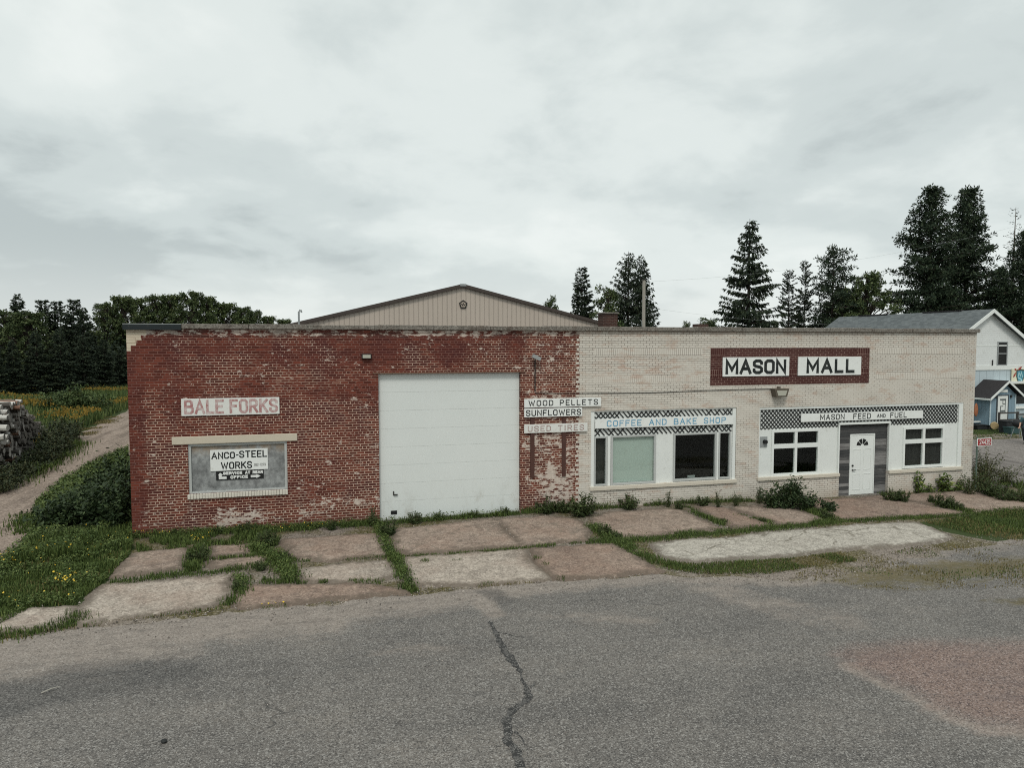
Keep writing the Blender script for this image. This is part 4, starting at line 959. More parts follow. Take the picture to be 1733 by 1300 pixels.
def along(pts, wid, dens, closed=False):
    xs_, ys_ = [], []
    for a, b in zip(pts[:-1], pts[1:]):
        L = math.dist(a, b); n = int(dens * L); t = rng.uniform(0, 1, n); o_ = rng.normal(0, wid, n); xs_.append(a[0] + (b[0] - a[0]) * t - (b[1] - a[1]) / L * o_); ys_.append(a[1] + (b[1] - a[1]) * t + (b[0] - a[0]) / L * o_)
    return np.concatenate(xs_), np.concatenate(ys_)
PE = [pebbles(along([p for p in edge if -14 < p[0] < 45], .30, 70), .016)]
for w_ in SLABS: PE.append(pebbles(along(w_ + [w_[0]], .10, 26), .018))
PE.append(pebbles((rng.uniform(-12, 22, 1500), rng.uniform(-14, -4, 1500)), .010))
k_ = N('loose_stone', .95, .1); pm = k_.done(k_.ramp(k_.isl, [(0, (.06, .055, .05)), (1, (.42, .38, .34)), (.5, (.20, .175, .155))]))
o = link('gravel', np_mesh('gravel', np.concatenate(PE), 3), None, pm); o['kind'] = 'stuff'
stick = A(85, 1171, 1); g0 = Vector((*G(70, 1176), 0.02)); g1 = Vector((*G(101, 1166), 0.03))
o = MB().tube([g0, (g0 + g1) / 2 + Vector((0.01, 0, .015)), g1], [.012, .01, .006], 6).build('stick', M['wood']); tag(o, 'pale thin stick lying on the asphalt at the left', 'stick')
bm = bmesh.new(); bmesh.ops.create_icosphere(bm, subdivisions=2, radius=0.042)
for v in bm.verts: v.co = v.co * (1 + 0.35 * mnoise.noise(v.co * 18)); v.co.z *= 0.6
gp = G(277, 1258)
for v in bm.verts: v.co += Vector((gp[0], gp[1], 0.025))
o = MB().frombm(bm).build('stone', M['black']); tag(o, 'small black stone on the bare asphalt, bottom left', 'stone')

# ------------------------------------------------------------------ grass and weeds
grass_m = leafmat('grass_green', (0.034, 0.055, 0.014), (0.062, 0.096, 0.024), (0.115, 0.15, 0.042), 0.7)
dry_m = leafmat('grass_dry', (0.085, 0.085, 0.03), (0.15, 0.125, 0.05), (0.20, 0.16, 0.075), 0.8)
flower_m = leafmat('yellow_flower', (0.45, 0.29, 0.02), (0.58, 0.40, 0.04), (0.66, 0.50, 0.10), 0.6)
weed_m = leafmat('weed_leaf', (0.022, 0.037, 0.012), (0.040, 0.062, 0.020), (0.076, 0.098, 0.036), 0.65)
weedl_m = leafmat('weed_leaf_light', (0.05, 0.085, 0.022), (0.10, 0.145, 0.035), (0.17, 0.19, 0.05), 0.65)
dark_m = leafmat('shrub_leaf', (0.016, 0.030, 0.012), (0.028, 0.048, 0.018), (0.055, 0.080, 0.030), 0.6)
stem_m = worn('weed_stem', (0.07, 0.065, 0.03), 0.3)
def blades(pos, h, w, lean=0.5):
    n = len(pos); a = rng.uniform(0, 2 * np.pi, n); hh = h * rng.uniform(0.5, 1.25, n)
    d = np.stack([np.cos(a), np.sin(a), np.zeros(n)], 1); s_ = np.stack([-np.sin(a), np.cos(a), np.zeros(n)], 1)
    ln = rng.uniform(0.1, 1.0, n)[:, None] * lean * hh[:, None]
    b = pos; ww = (w * rng.uniform(.7, 1.3, n))[:, None]
    mid = b + d * ln * 0.4; mid[:, 2] += hh * 0.6; tip = b + d * ln; tip[:, 2] += hh
    return np.concatenate([np.stack([b - s_ * ww, b + s_ * ww, mid + s_ * ww * .7, mid - s_ * ww * .7], 1), np.stack([mid - s_ * ww * .7, mid + s_ * ww * .7, tip + s_ * ww * .1, tip - s_ * ww * .1], 1)])
def scatter_poly(px, dens):
    w_ = np.array(P(px) if not isinstance(px[0], tuple) or px[0][0] > -1e5 else px); lo, hi = w_.min(0), w_.max(0)
    n = int(dens * (hi - lo).prod()); X = rng.uniform(lo[0], hi[0], n); Y = rng.uniform(lo[1], hi[1], n)
    ok = pt_poly(w_, X, Y) > 0; return X[ok], Y[ok]
def scatter_line(px, wid, dens):
    w_ = P(px); xs_, ys_ = [], []
    for (a, b) in zip(w_[:-1], w_[1:]):
        L = math.dist(a, b); n = int(dens * L * wid); t = rng.uniform(0, 1, n); o_ = rng.normal(0, wid * 0.27, n)
        nx, ny = -(b[1] - a[1]) / L, (b[0] - a[0]) / L
        xs_.append(a[0] + (b[0] - a[0]) * t + nx * o_); ys_.append(a[1] + (b[1] - a[1]) * t + ny * o_)
    return np.concatenate(xs_), np.concatenate(ys_)
def clump_filter(X, Y, sc, thr, seed):
    v = np.array([mnoise.noise((x * sc, y * sc, seed)) for x, y in zip(X, Y)]); ok = v > thr; return X[ok], Y[ok], v[ok]
def base_pts(X, Y): return np.stack([X, Y, gh(X)], 1)
GR, DR, FL = [], [], []
def add_grass(XY, h, w=0.008, thr=-0.25, sc=1.6, lst=None, seed=0.0, avoid=True):
    X, Y, v = clump_filter(XY[0], XY[1], sc, thr, seed)
    if len(X) == 0: return
    hh = h * (0.75 + 0.7 * np.clip(v, -.3, .6)); (GR if lst is None else lst).append(blades(base_pts(X, Y), hh, w))
def flowers(XY, h, r=0.022, lst=None):
    X, Y = XY; n = len(X); p = base_pts(X, Y); p[:, 2] += h * rng.uniform(.7, 1.3, n)
    nr = rng.normal(0, .5, (n, 3)); nr[:, 2] = 1; nr /= np.linalg.norm(nr, axis=1)[:, None]
    t = np.cross(nr, [1, 0.2, 0]); t /= np.linalg.norm(t, axis=1)[:, None]; b = np.cross(nr, t); rr = (r * rng.uniform(.6, 1.4, n))[:, None]
    (FL if lst is None else lst).append(np.stack([p + t * rr, p + b * rr, p - t * rr, p - b * rr], 1))
S = scatter_line; Q = scatter_poly
# lawn at the left
lawn_px = [(-200, 1075), (0, 1060), (60, 1028), (125, 1026), (180, 984), (222, 936), (226, 890), (60, 906), (0, 955), (-120, 1010)]
add_grass(Q(lawn_px, 1500), 0.13, 0.008, -0.6)
add_grass(Q([(-60, 1010), (0, 965), (60, 915), (226, 892), (222, 932), (120, 945), (0, 965)], 1500), 0.30, 0.009, -0.25, 0.8, seed=3)
add_grass(Q([(228, 905), (480, 900), (470, 925), (352, 926), (232, 938)], 1100), 0.16, 0.009, -0.15, 1.5, seed=7)
add_grass(Q([(50, 890), (62, 852), (105, 818), (160, 785), (217, 760), (217, 800), (160, 850), (100, 880), (60, 890)], 500), 0.28, 0.012, -0.5)
add_grass(Q(lawn_px, 160), 0.12, 0.008, 0.0, 0.9, DR, 5)
flowers(Q([(60, 940), (125, 938), (125, 950), (60, 955)], 30), .3); flowers(Q([(90, 985), (130, 983), (132, 998), (95, 1000)], 110), .2); flowers(Q([(0, 950), (40, 945), (40, 965), (0, 968)], 30), .25); flowers(Q(lawn_px, 4), .22, .016)
add_grass(S([(-120, 1095), (0, 1079), (60, 1071), (128, 1056), (136, 1040)], 0.45, 900), 0.16, 0.009, -0.4)
add_grass(S([(-120, 1100), (0, 1084), (60, 1076), (128, 1062)], 0.3, 400), 0.08, 0.008, -0.2, lst=DR)
# joints between the slabs
add_grass(S([(186, 988), (300, 974), (395, 966), (445, 957), (500, 947)], 0.42, 1300), 0.10, 0.008, -0.5)
add_grass(S([(640, 888), (650, 920), (664, 942), (680, 968), (692, 1000)], 0.34, 1500), 0.15, 0.009, -0.45)
add_grass(S([(500, 950), (560, 949), (655, 943)], 0.22, 1200), 0.08, 0.007, -0.3)
add_grass(S([(655, 942), (740, 941), (890, 929), (1000, 916)], 0.26, 1300), 0.085, 0.007, -0.35)
add_grass(S([(990, 918), (1050, 917), (1120, 911), (1250, 899), (1330, 893), (1420, 883)], 0.55, 1500), 0.10, 0.008, -0.5)
add_grass(S([(1420, 884), (1500, 879), (1600, 874), (1733, 862)], 0.45, 1300), 0.09, 0.008, -0.5)
add_grass(S([(1000, 890), (1030, 908), (1060, 926), (1090, 942)], 0.5, 1400), 0.12, 0.008, -0.4)
add_grass(S([(1090, 940), (1120, 955), (1190, 968)], 0.5, 1000), 0.10, 0.008, -0.25)
add_grass(S([(335, 930), (325, 968)], 0.38, 1600), 0.22, 0.011, -0.6); flowers(S([(320, 930), (352, 925)], .4, 120), .30, .022)
add_grass(S([(404, 978), (412, 1002), (385, 1026)], 0.38, 1100), 0.13, 0.009, -0.4); add_grass(S([(425, 925), (462, 945), (500, 985)], 0.5, 1100), 0.16, 0.01, -0.45); add_grass(S([(440, 985), (520, 988)], 0.4, 900), 0.13, 0.009, -0.3)
add_grass(S([(370, 946), (440, 941)], 0.3, 700), 0.10, 0.008, -0.1); add_grass(S([(345, 948), (400, 945)], 0.3, 500), 0.10, 0.008, -0.1)
add_grass(S([(440, 1030), (485, 1024)], 0.22, 700), 0.08, 0.008, -0.3); flowers(S([(440, 1029), (485, 1023)], .2, 120), .08, .018)
add_grass(S([(140, 1062), (260, 1046), (400, 1027)], 0.16, 700), 0.07, 0.007, 0.0); add_grass(S([(140, 1062), (400, 1027), (640, 998)], 0.2, 350), 0.06, 0.007, -0.1, lst=DR)
add_grass(S([(600, 988), (690, 984)], 0.35, 900), 0.10, 0.008, -0.1); add_grass(S([(690, 1003), (706, 1000)], 0.25, 2000), 0.12, 0.009, -0.8)
add_grass(S([(690, 998), (760, 1000), (850, 990), (940, 984)], 0.16, 500), 0.06, 0.007, 0.0, lst=DR); add_grass(S([(800, 992), (845, 989)], 0.18, 700), 0.07, 0.007, -0.1)
for p in ((712, 952), (765, 950), (902, 948), (917, 957), (942, 980), (590, 985), (540, 986)): add_grass(S([p, (p[0] + 14, p[1] + 1)], 0.22, 1600), 0.10, 0.008, -0.6)
add_grass(S([(1157, 858), (1190, 875), (1228, 890)], 0.35, 1100), 0.13, 0.009, -0.4); add_grass(S([(1250, 872), (1280, 880), (1312, 886)], 0.35, 1100), 0.11, 0.009, -0.4)
add_grass(S([(1370, 865), (1415, 882)], 0.5, 1100), 0.14, 0.01, -0.5); add_grass(S([(1575, 850), (1645, 868)], 0.5, 1200), 0.14, 0.01, -0.5)
# mossy patches at the right
mid2 = [(1085, 928), (1110, 947), (1174, 955), (1337, 946), (1425, 935), (1452, 950), (1300, 972), (1180, 972), (1120, 960)]
add_grass(Q(mid2, 1500), 0.075, 0.007, -0.22, 1.0, seed=8); add_grass(Q(mid2, 900), 0.05, 0.007, -0.3, 0.9, DR, 2)
rg = [(1560, 884), (1640, 874), (1733, 864), (1850, 855), (1850, 930), (1733, 918), (1650, 905)]
add_grass(Q(rg, 750), 0.085, 0.009, -0.2, 0.6, seed=4); add_grass(Q(rg, 350), 0.07, 0.009, -0.1, 0.5, DR, 6)
add_grass(Q([(1330, 975), (1560, 925), (1733, 920), (1850, 925), (1850, 985), (1733, 995), (1500, 1000)], 260), 0.05, 0.008, -0.05, 0.8, DR, 7)
add_grass(Q([(1380, 960), (1560, 925), (1733, 920), (1850, 925), (1850, 975), (1560, 985)], 160), 0.05, 0.008, 0.08, 0.8, seed=9)
# foot of the walls
add_grass(S([(222, 908), (330, 902), (440, 899), (560, 892), (640, 886)], 0.5, 2300), 0.17, 0.009, -0.4, 1.2); flowers(S([(222, 912), (330, 908), (470, 900), (600, 893)], .45, 28), .18, .017)
add_grass(S([(640, 888), (760, 878), (881, 870)], 0.36, 1700), 0.13, 0.009, -0.5); add_grass(S([(881, 868), (990, 862)], 0.4, 1500), 0.24, 0.011, -0.5)
add_grass(S([(1000, 862), (1150, 852), (1290, 848), (1350, 845)], 0.3, 1100), 0.14, 0.009, -0.25); add_grass(S([(1490, 838), (1600, 831), (1650, 829)], 0.3, 900), 0.12, 0.009, -0.2)
# verges of the dirt road and of the gravel lot
add_grass(S([(-60, 832), (0, 815), (60, 785), (108, 752)], 2.0, 420), 0.35, 0.016, -0.5, 0.7); add_grass(S([(-60, 838), (0, 820), (60, 792), (115, 752)], 1.0, 300), 0.14, 0.012, -0.2, 0.7, DR)
add_grass(S([(110, 750), (150, 728), (190, 706)], 1.5, 260), 0.10, 0.016, 0.0, 0.5, DR); add_grass(S([(40, 905), (48, 870)], 0.8, 400), 0.15, 0.014, -0.3)
X_ = rng.uniform(28.6, 50, 5200); Y_ = rng.uniform(10.6, 14.0, 5200) ; add_grass((X_, Y_), 0.10, 0.016, -0.35, 0.6)
X_ = rng.uniform(28.3, 36, 3600); Y_ = rng.uniform(-1.4, 0.4, 3600); add_grass((X_, Y_), 0.18, 0.014, -0.3, 0.8)
def stuff(name, lst, m, lab=None):
    o = link(name, np_mesh(name, np.concatenate(lst), 4), None, m); o['kind'] = 'stuff'; return o
stuff('grass', GR, grass_m); stuff('dry_grass', DR, dry_m); stuff('yellow_flowers', FL, flower_m)

# meadow with goldenrod across the dirt road
md = P([(60, 770), (110, 742), (150, 722), (222, 689)]) + [(-1, 62), (-20, 75), (-42, 78)] + P([(20, 705)]) + [(-17, 34)]
w_ = np.array(md); lo, hi = w_.min(0), w_.max(0); n = 110000
X_ = rng.uniform(lo[0], hi[0], n); Y_ = rng.uniform(lo[1], hi[1], n); ok = pt_poly(w_, X_, Y_) > 0; X_, Y_ = X_[ok], Y_[ok]
v = np.array([mnoise.noise((x * .22, y * .22, 2)) for x, y in zip(X_, Y_)])
h_ = 0.55 + 0.6 * np.clip(v + .3, 0, 1)
stuff('meadow_grass', [blades(base_pts(X_, Y_), h_, 0.03, .5)], leafmat('meadow_green', (0.03, 0.055, 0.016), (0.065, 0.10, 0.028), (0.13, 0.155, 0.05), 0.7))
v2 = np.array([mnoise.noise((x * .16, y * .16, 12)) for x, y in zip(X_, Y_)]); ok = (v2 > 0.02) & (rng.uniform(0, 1, len(v2)) < np.clip((v2 - .02) * 4, .1, .75)) & (Y_ < 60)
gl = []; 
n = int(ok.sum()); p = base_pts(X_[ok], Y_[ok]); p[:, 2] += h_[ok] * rng.uniform(.9, 1.25, n)
a = rng.uniform(0, 6.28, n); t = np.stack([np.cos(a), np.sin(a), rng.uniform(-.4, .4, n)], 1) * .055; b = np.stack([np.zeros(n), np.zeros(n), rng.uniform(.04, .10, n)], 1)
stuff('goldenrod_flowers', [np.stack([p - t, p - b, p + t, p + b], 1)], leafmat('goldenrod', (0.12, 0.09, 0.018), (0.22, 0.145, 0.025), (0.32, 0.22, 0.05), 0.8))

# leafy plants -------------------------------------------------------
def leaves(pos, size, up=0.5, asp=0.5, droop=0.0):
    n = len(pos); nr = rng.normal(0, 1, (n, 3)); nr[:, 2] += up * 2; nr /= np.linalg.norm(nr, axis=1)[:, None]
    t = np.cross(nr, rng.normal(0, 1, (n, 3))); t /= np.linalg.norm(t, axis=1)[:, None]; t[:, 2] -= droop; b = np.cross(nr, t)
    s_ = (size * rng.uniform(.6, 1.35, n))[:, None]
    return np.stack([pos - t * s_ * .1, pos + t * s_ * .45 + b * s_ * asp * .5, pos + t * s_, pos + t * s_ * .45 - b * s_ * asp * .5], 1)
def plant_mesh(name, hgt, rad, nst, per, size, seed, mats, flo=0, spiky=0.5):
    """one plant: stems fanning from the root with leaves along them; origin at the root"""
    rr = np.random.default_rng(seed); st = MB(); pts = []
    for i in range(nst):
        a = rr.uniform(0, 6.28); r_ = rad * math.sqrt(rr.uniform(0, 1)); h_ = hgt * rr.uniform(.45, 1.0) * (1 - 0.35 * (r_ / rad) ** 2)
        b0 = np.array([math.cos(a) * r_ * .35, math.sin(a) * r_ * .35, 0]); tp = np.array([math.cos(a) * r_, math.sin(a) * r_, h_])
        st.tube([b0, (b0 + tp) / 2 + np.array([0, 0, h_ * .08]), tp], [.008, .006, .003], 4, False)
        f = rr.uniform(.12, 1.02, per)[:, None]; pts.append(b0 + (tp - b0) * f + rr.normal(0, size * spiky, (per, 3)) * (1.1 - .6 * f))
    pts = np.concatenate(pts); pts[:, 2] = np.abs(pts[:, 2])
    me = np_mesh(name, leaves(pts, size), 4)
    return me, st.mesh(name + '_stems')
def put_plant(name, meshes, loc, sc, label, cat='plant', group=None, lm=None, rz=None, parts=True):
    t = empty(name, loc, label, cat, group); s3 = sc if isinstance(sc, (tuple, list)) else (sc, sc, sc)
    t.scale = s3; t.rotation_euler.z = random.uniform(0, 6.28) if rz is None else rz
    o = bpy.data.objects.new('foliage', meshes[0]); col.objects.link(o); o.parent = t
    if parts: q = bpy.data.objects.new('stems', meshes[1]); col.objects.link(q); q.parent = t
    return t
GC = []
def cover(XY, h, size, thr, sc, seed):
    X, Y, v = clump_filter(XY[0], XY[1], sc, thr, seed); p = base_pts(X, Y); p[:, 2] += h * rng.uniform(.15, 1, len(X)); GC.append(leaves(p, size, .8))
cover(Q(lawn_px, 900), .16, .055, 0.0, 1.3, 31); cover(Q([(-60, 1000), (0, 955), (60, 905), (226, 892), (222, 932), (120, 945), (0, 975)], 900), .30, .065, -.05, 1.0, 33)
cover(S([(222, 910), (330, 905), (440, 900), (560, 893), (640, 887)], .5, 1500), .20, .045, -.2, 1.4, 35); cover(S([(640, 888), (760, 879), (881, 871), (990, 864)], .35, 1200), .2, .045, -.2, 1.6, 36); cover(S([(1000, 862), (1150, 853), (1290, 848)], .3, 900), .2, .045, -.1, 1.8, 37)
cover(S([(640, 888), (650, 920), (664, 942), (680, 968), (692, 1000)], .34, 900), .16, .045, -.3, 2, 38); cover(S([(425, 925), (462, 945), (500, 985)], .5, 900), .2, .05, -.3, 1.5, 39); cover(S([(404, 978), (412, 1002)], .35, 900), .18, .05, -.4, 2, 40); cover(S([(990, 918), (1050, 917), (1120, 911), (1330, 893)], .45, 500), .1, .04, -.1, 1.5, 41); cover(S([(1000, 890), (1060, 926), (1090, 942)], .5, 700), .14, .045, -.2, 1.5, 42)
cover(Q([(56, 890), (64, 855), (108, 815), (160, 785), (217, 762), (217, 790), (150, 830), (100, 870)], 500), .3, .09, -.4, .8, 43)
stuff('ground_cover', GC, leafmat('herb_leaf', (0.036, 0.060, 0.015), (0.066, 0.10, 0.026), (0.12, 0.15, 0.045), 0.65))
PL = [plant_mesh('weed', .5, .28, 26, 40, .05, 100 + i, None) for i in range(3)]
PN = [plant_mesh('tall_weed', .7, .22, 13, 40, .045, 130 + i, None, spiky=.8) for i in range(2)]
PB = plant_mesh('sapling', .6, .20, 7, 26, .12, 160, None)
for m_ in PL + PN: m_[0].materials.append(weed_m); m_[1].materials.append(stem_m)
PB[0].materials.append(weedl_m); PB[1].materials.append(stem_m)
weeds = [  # px, base py, height px, kind, light, label
 (338, 950, 34, 0), (452, 925, 34, 1), (478, 945, 20, 2), (440, 965, 22, 0), (300, 905, 16, 1), (372, 903, 18, 2), (420, 902, 26, 0), (560, 896, 20, 1), (632, 890, 38, 3), (660, 905, 30, 2),
 (700, 886, 24, 1), (742, 878, 18, 0), (800, 873, 16, 2), (850, 870, 18, 1), (925, 868, 34, 0), (950, 867, 32, 2), (985, 872, 46, 1), (1003, 868, 30, 3), (1064, 861, 32, 0), (1130, 858, 32, 3), (1150, 862, 18, 1), (1190, 856, 24, 2),
 (1215, 860, 32, 3), (1246, 856, 30, 4), (1284, 852, 34, 3), (1020, 905, 24, 1), (1045, 912, 18, 2), (1400, 878, 22, 2), (1508, 848, 26, 0), (1530, 850, 26, 1), (1600, 858, 30, 2), (1620, 862, 18, 0), (1580, 852, 18, 1),
 (690, 985, 18, 2), (405, 1000, 24, 1), (1225, 885, 12, 0), (1290, 884, 12, 2), (1640, 838, 52, 4), (1664, 836, 56, 4), (1700, 848, 30, 0), (1722, 850, 26, 1), (1684, 842, 40, 2)]

WL = [
 'leafy weed with yellow blooms in the joint before the red wall',
 'bushy weed in front of the small broken slabs near the front window',
 'low weed between two dusty slabs before the front window',
 'spreading weed at the meeting of joints below the front window',
 'small weed at the foot of the red wall under the front window left edge',
 'low weed at the foot of the red wall under the steel works board',
 'taller weed against the red wall just past the front window',
 'small weed at the red wall halfway between front window and garage door',
 'tall weed at the bottom left corner of the garage door',
 'bushy weed in the joint just before the garage door left corner',
 'weed against the white garage door beside the black vent',
 'low weed a step right of the garage door vent',
 'low weed at the middle of the garage door foot',
 'small weed near the garage door right corner',
 'dark bushy weed at the foot of the wall under the three stacked boards',
 'second bushy weed under the three stacked boards, nearer the cream wall',
 'large leafy weed where red and cream walls meet',
 'thin upright weed at the start of the cream wall',
 'round weed under the blinded coffee shop window',
 'upright weed under the white panel between coffee shop windows',
 'low weed in the joint running out from the coffee shop',
 'weed under the dark coffee shop window',
 'bushy weed under the right part of the dark coffee shop window',
 'thin tall weed under the narrow right coffee shop window',
 'tall weed at the pier between coffee shop and feed store',
 'bushy weed in the joint left of the coffee shop slab',
 'low weed where the coffee shop slab joint meets the long grass strip',
 'weed in the joint left of the slab before the white door',
 'dark low weed just right of the white door',
 'second low weed right of the white door',
 'bushy weed in the joint right of the door slab',
 'smaller weed farther out in the joint right of the door slab',
 'small weed in the joint close to the right feed store window',
 'weed at the asphalt end of the joint below the garage door',
 'weed at the front end of the joint beside the pale front slab',
 'tiny weed in the triangular slab joint',
 'tiny weed below the triangular slab near the pier',
 'tall sparse weed at the right end of the cream wall',
 'tall airy weed just beyond the cream wall corner',
 'low bushy plant beside the gravel lot',
 'plant at the edge of the right end slab by the frame edge',
 'mid sized bush between the corner weeds and the right end slab',]
assert len(WL) == len(weeds), (len(WL), len(weeds))
for (px, py, hp, kd), lab in zip(weeds, WL):
    x, y = G(px, py); D_ = ray(px, py); dist = (x - CAM[0]) / D_[0] * D_[3] if abs(D_[0]) > 1e-6 else 20
    hgt = hp * dist / FPX * .95; me = (PL + PN)[kd]; s_ = hgt / (.5 if kd < 3 else .7)
    ws = s_ * (1.15 if kd < 3 else 1.0)
    y = min(y, -0.10)
    put_plant('weed', me, (x, y, float(gh(x)) - .01), (ws, ws, s_), lab, 'weed', 'weeds in the joints and along the wall foot')
put_plant('sapling', PB, (25.62, -0.12, -.16), (.9, .9, 1.3), 'dark leafy sapling against the cream wall under the right feed store window', 'sapling', 'saplings at the cream wall')
put_plant('sapling', PB, (26.72, -0.14, -.16), (1.5, 1.5, 1.15), 'yellowish broad sapling at the cream wall, right of the darker one', 'sapling', 'saplings at the cream wall')
put_plant('sapling', PB, (26.1, -0.12, -.16), (.5, .5, .55), 'very small sapling between the two bigger ones at the cream wall', 'sapling', 'saplings at the cream wall')
put_plant('sapling', PB, (27.45, -0.12, -.16), (.6, .6, .75), 'small sapling near the right end of the cream wall', 'sapling', 'saplings at the cream wall')

def shrub(name, label, blobs, n, size, mat_, seed, stems=30, cat='shrub', group=None, spikes=0):
    """leaves spread through overlapping mounds (x, y, z, rx, ry, rz), with bare stems inside"""
    global rng
    keep = rng; rng = np.random.default_rng(seed); pts = []; vol = np.array([b[3] * b[4] * b[5] for b in blobs]) ** .8; vol = vol / vol.sum()
    for b, f in zip(blobs, vol):
        k_ = int(n * f); d = rng.normal(0, 1, (k_, 3)); d /= np.linalg.norm(d, axis=1)[:, None]
        rad = rng.uniform(0, 1, k_) ** 0.33; lump = np.array([0.74 + .55 * mnoise.noise(Vector(q * 2.6) + Vector((seed, b[0], b[1]))) + .36 * mnoise.noise(Vector(q * 6) + Vector((seed, b[0], 0))) for q in d])
        pts.append(np.array(b[:3]) + d * (rad * lump)[:, None] * np.array(b[3:]))
    p = np.concatenate(pts); g = gh(p[:, 0]); p[:, 2] = np.maximum(p[:, 2], g + .02 + rng.uniform(0, .1, len(p)))
    for i in range(int(n / 150)):                              # ragged shoots standing out of the mass
        b = blobs[rng.integers(len(blobs))]; d = rng.normal(0, 1, 3); d[2] = abs(d[2]) * 1.1 + .25; d /= np.linalg.norm(d); m_ = 22
        f = rng.uniform(.7, 1.0 + rng.uniform(.1, .65), m_)[:, None]; p = np.concatenate([p, np.array(b[:3]) + d * f * np.array(b[3:]) + rng.normal(0, size * .5, (m_, 3))])
    p[:, 2] = np.maximum(p[:, 2], gh(p[:, 0]) + .02)
    c0 = np.mean([b[:3] for b in blobs], axis=0)
    t = empty(name, (c0[0], c0[1], float(gh(c0[0]))), label, cat, group)
    link('foliage', np_mesh('foliage', leaves(p, size, .6), 4), t, mat_)
    st = MB()
    for i in range(stems):
        b = blobs[rng.integers(len(blobs))]; a = rng.uniform(0, 6.28); q = rng.uniform(.3, 1)
        e_ = (b[0] + math.cos(a) * b[3] * q, b[1] + math.sin(a) * b[4] * q, b[2] + b[5] * (1 - q * .6) * rng.uniform(.7, 1.1))
        st.tube([(b[0] + math.cos(a) * b[3] * q * .4, b[1] + math.sin(a) * b[4] * q * .4, float(gh(b[0]))), ((b[0] + e_[0]) / 2, (b[1] + e_[1]) / 2, e_[2] * .6), e_], [.018, .012, .004], 5, False)
    st.build('stems', stem_m, t); rng = keep; return t
shrub('shrub', 'big dark green thicket against the left end of the red wall', [(-0.95, 1.9, .45, .85, 1.0, .85), (-1.7, 2.6, .3, 1.1, 1.2, .66), (-0.8, 3.4, .55, .8, 1.3, .95), (-2.4, 2.3, .2, .7, .9, .42), (-0.6, 5.0, .6, .55, 1.4, 1.05), (-1.4, 4.2, .6, .8, 1.0, .85), (-0.55, 1.2, .35, .5, .6, .75), (-2.0, 4.2, .2, .8, 1.2, .4), (-1.2, 6.4, .25, .9, 1.4, .5), (-.7, 8.5, .3, .6, 1.6, .5)], 46000, .115, dark_m, 21, 90)
bx, by = G(1340, 862)
shrub('shrub', 'dark leafy bush by the cream wall under the left feed store window', [(bx, by + .05, .35, .55, .4, .62), (bx - .55, by + .15, .2, .45, .32, .42), (bx + .45, by - .12, .12, .4, .3, .3), (bx + .95, by - .55, .05, .3, .3, .22)], 5200, .08, dark_m, 22, 26)
shrub('shrub', 'olive green bush at the right end corner of the cream wall', [(28.75, .15, .45, .5, .6, .85), (29.4, .5, .3, .6, .7, .65), (30.2, .4, .15, .6, .6, .35)], 3200, .06, leafmat('shrub_olive', (0.035, 0.048, 0.018), (0.06, 0.072, 0.028), (0.10, 0.10, 0.045)), 23, 50)
bx, by = G(95, 742)
shrub('shrub', 'rough dark scrub between the log pile and the dirt road', [(-6.5, 10.5, .15, .6, 1.6, .45), (-6.7, 13.5, .2, .6, 1.8, .55), (-7.2, 16.5, .25, .7, 2.0, .65), (-8.0, 19.5, .3, .8, 1.8, .8), (-8.6, 22.0, .3, 1.0, 1.4, .75), (-6.2, 8, .15, .6, 1.6, .4)], 26000, .11, leafmat('scrub', (0.016, 0.026, 0.011), (0.03, 0.042, 0.017), (0.06, 0.062, 0.026)), 24, 60)
p = A(120, 688, 52)
shrub('shrub', 'round green shrub in the meadow left of the goldenrod', [(p.x, p.y, .9, 1.7, 1.5, 1.0), (p.x - 1.6, p.y + .5, .6, 1.2, 1.0, .8), (p.x + 1.5, p.y, .5, 1.2, 1, .7)], 9000, .17, leafmat('shrub_green', (0.03, 0.052, 0.018), (0.055, 0.085, 0.028), (0.09, 0.115, 0.04)), 25, 30)

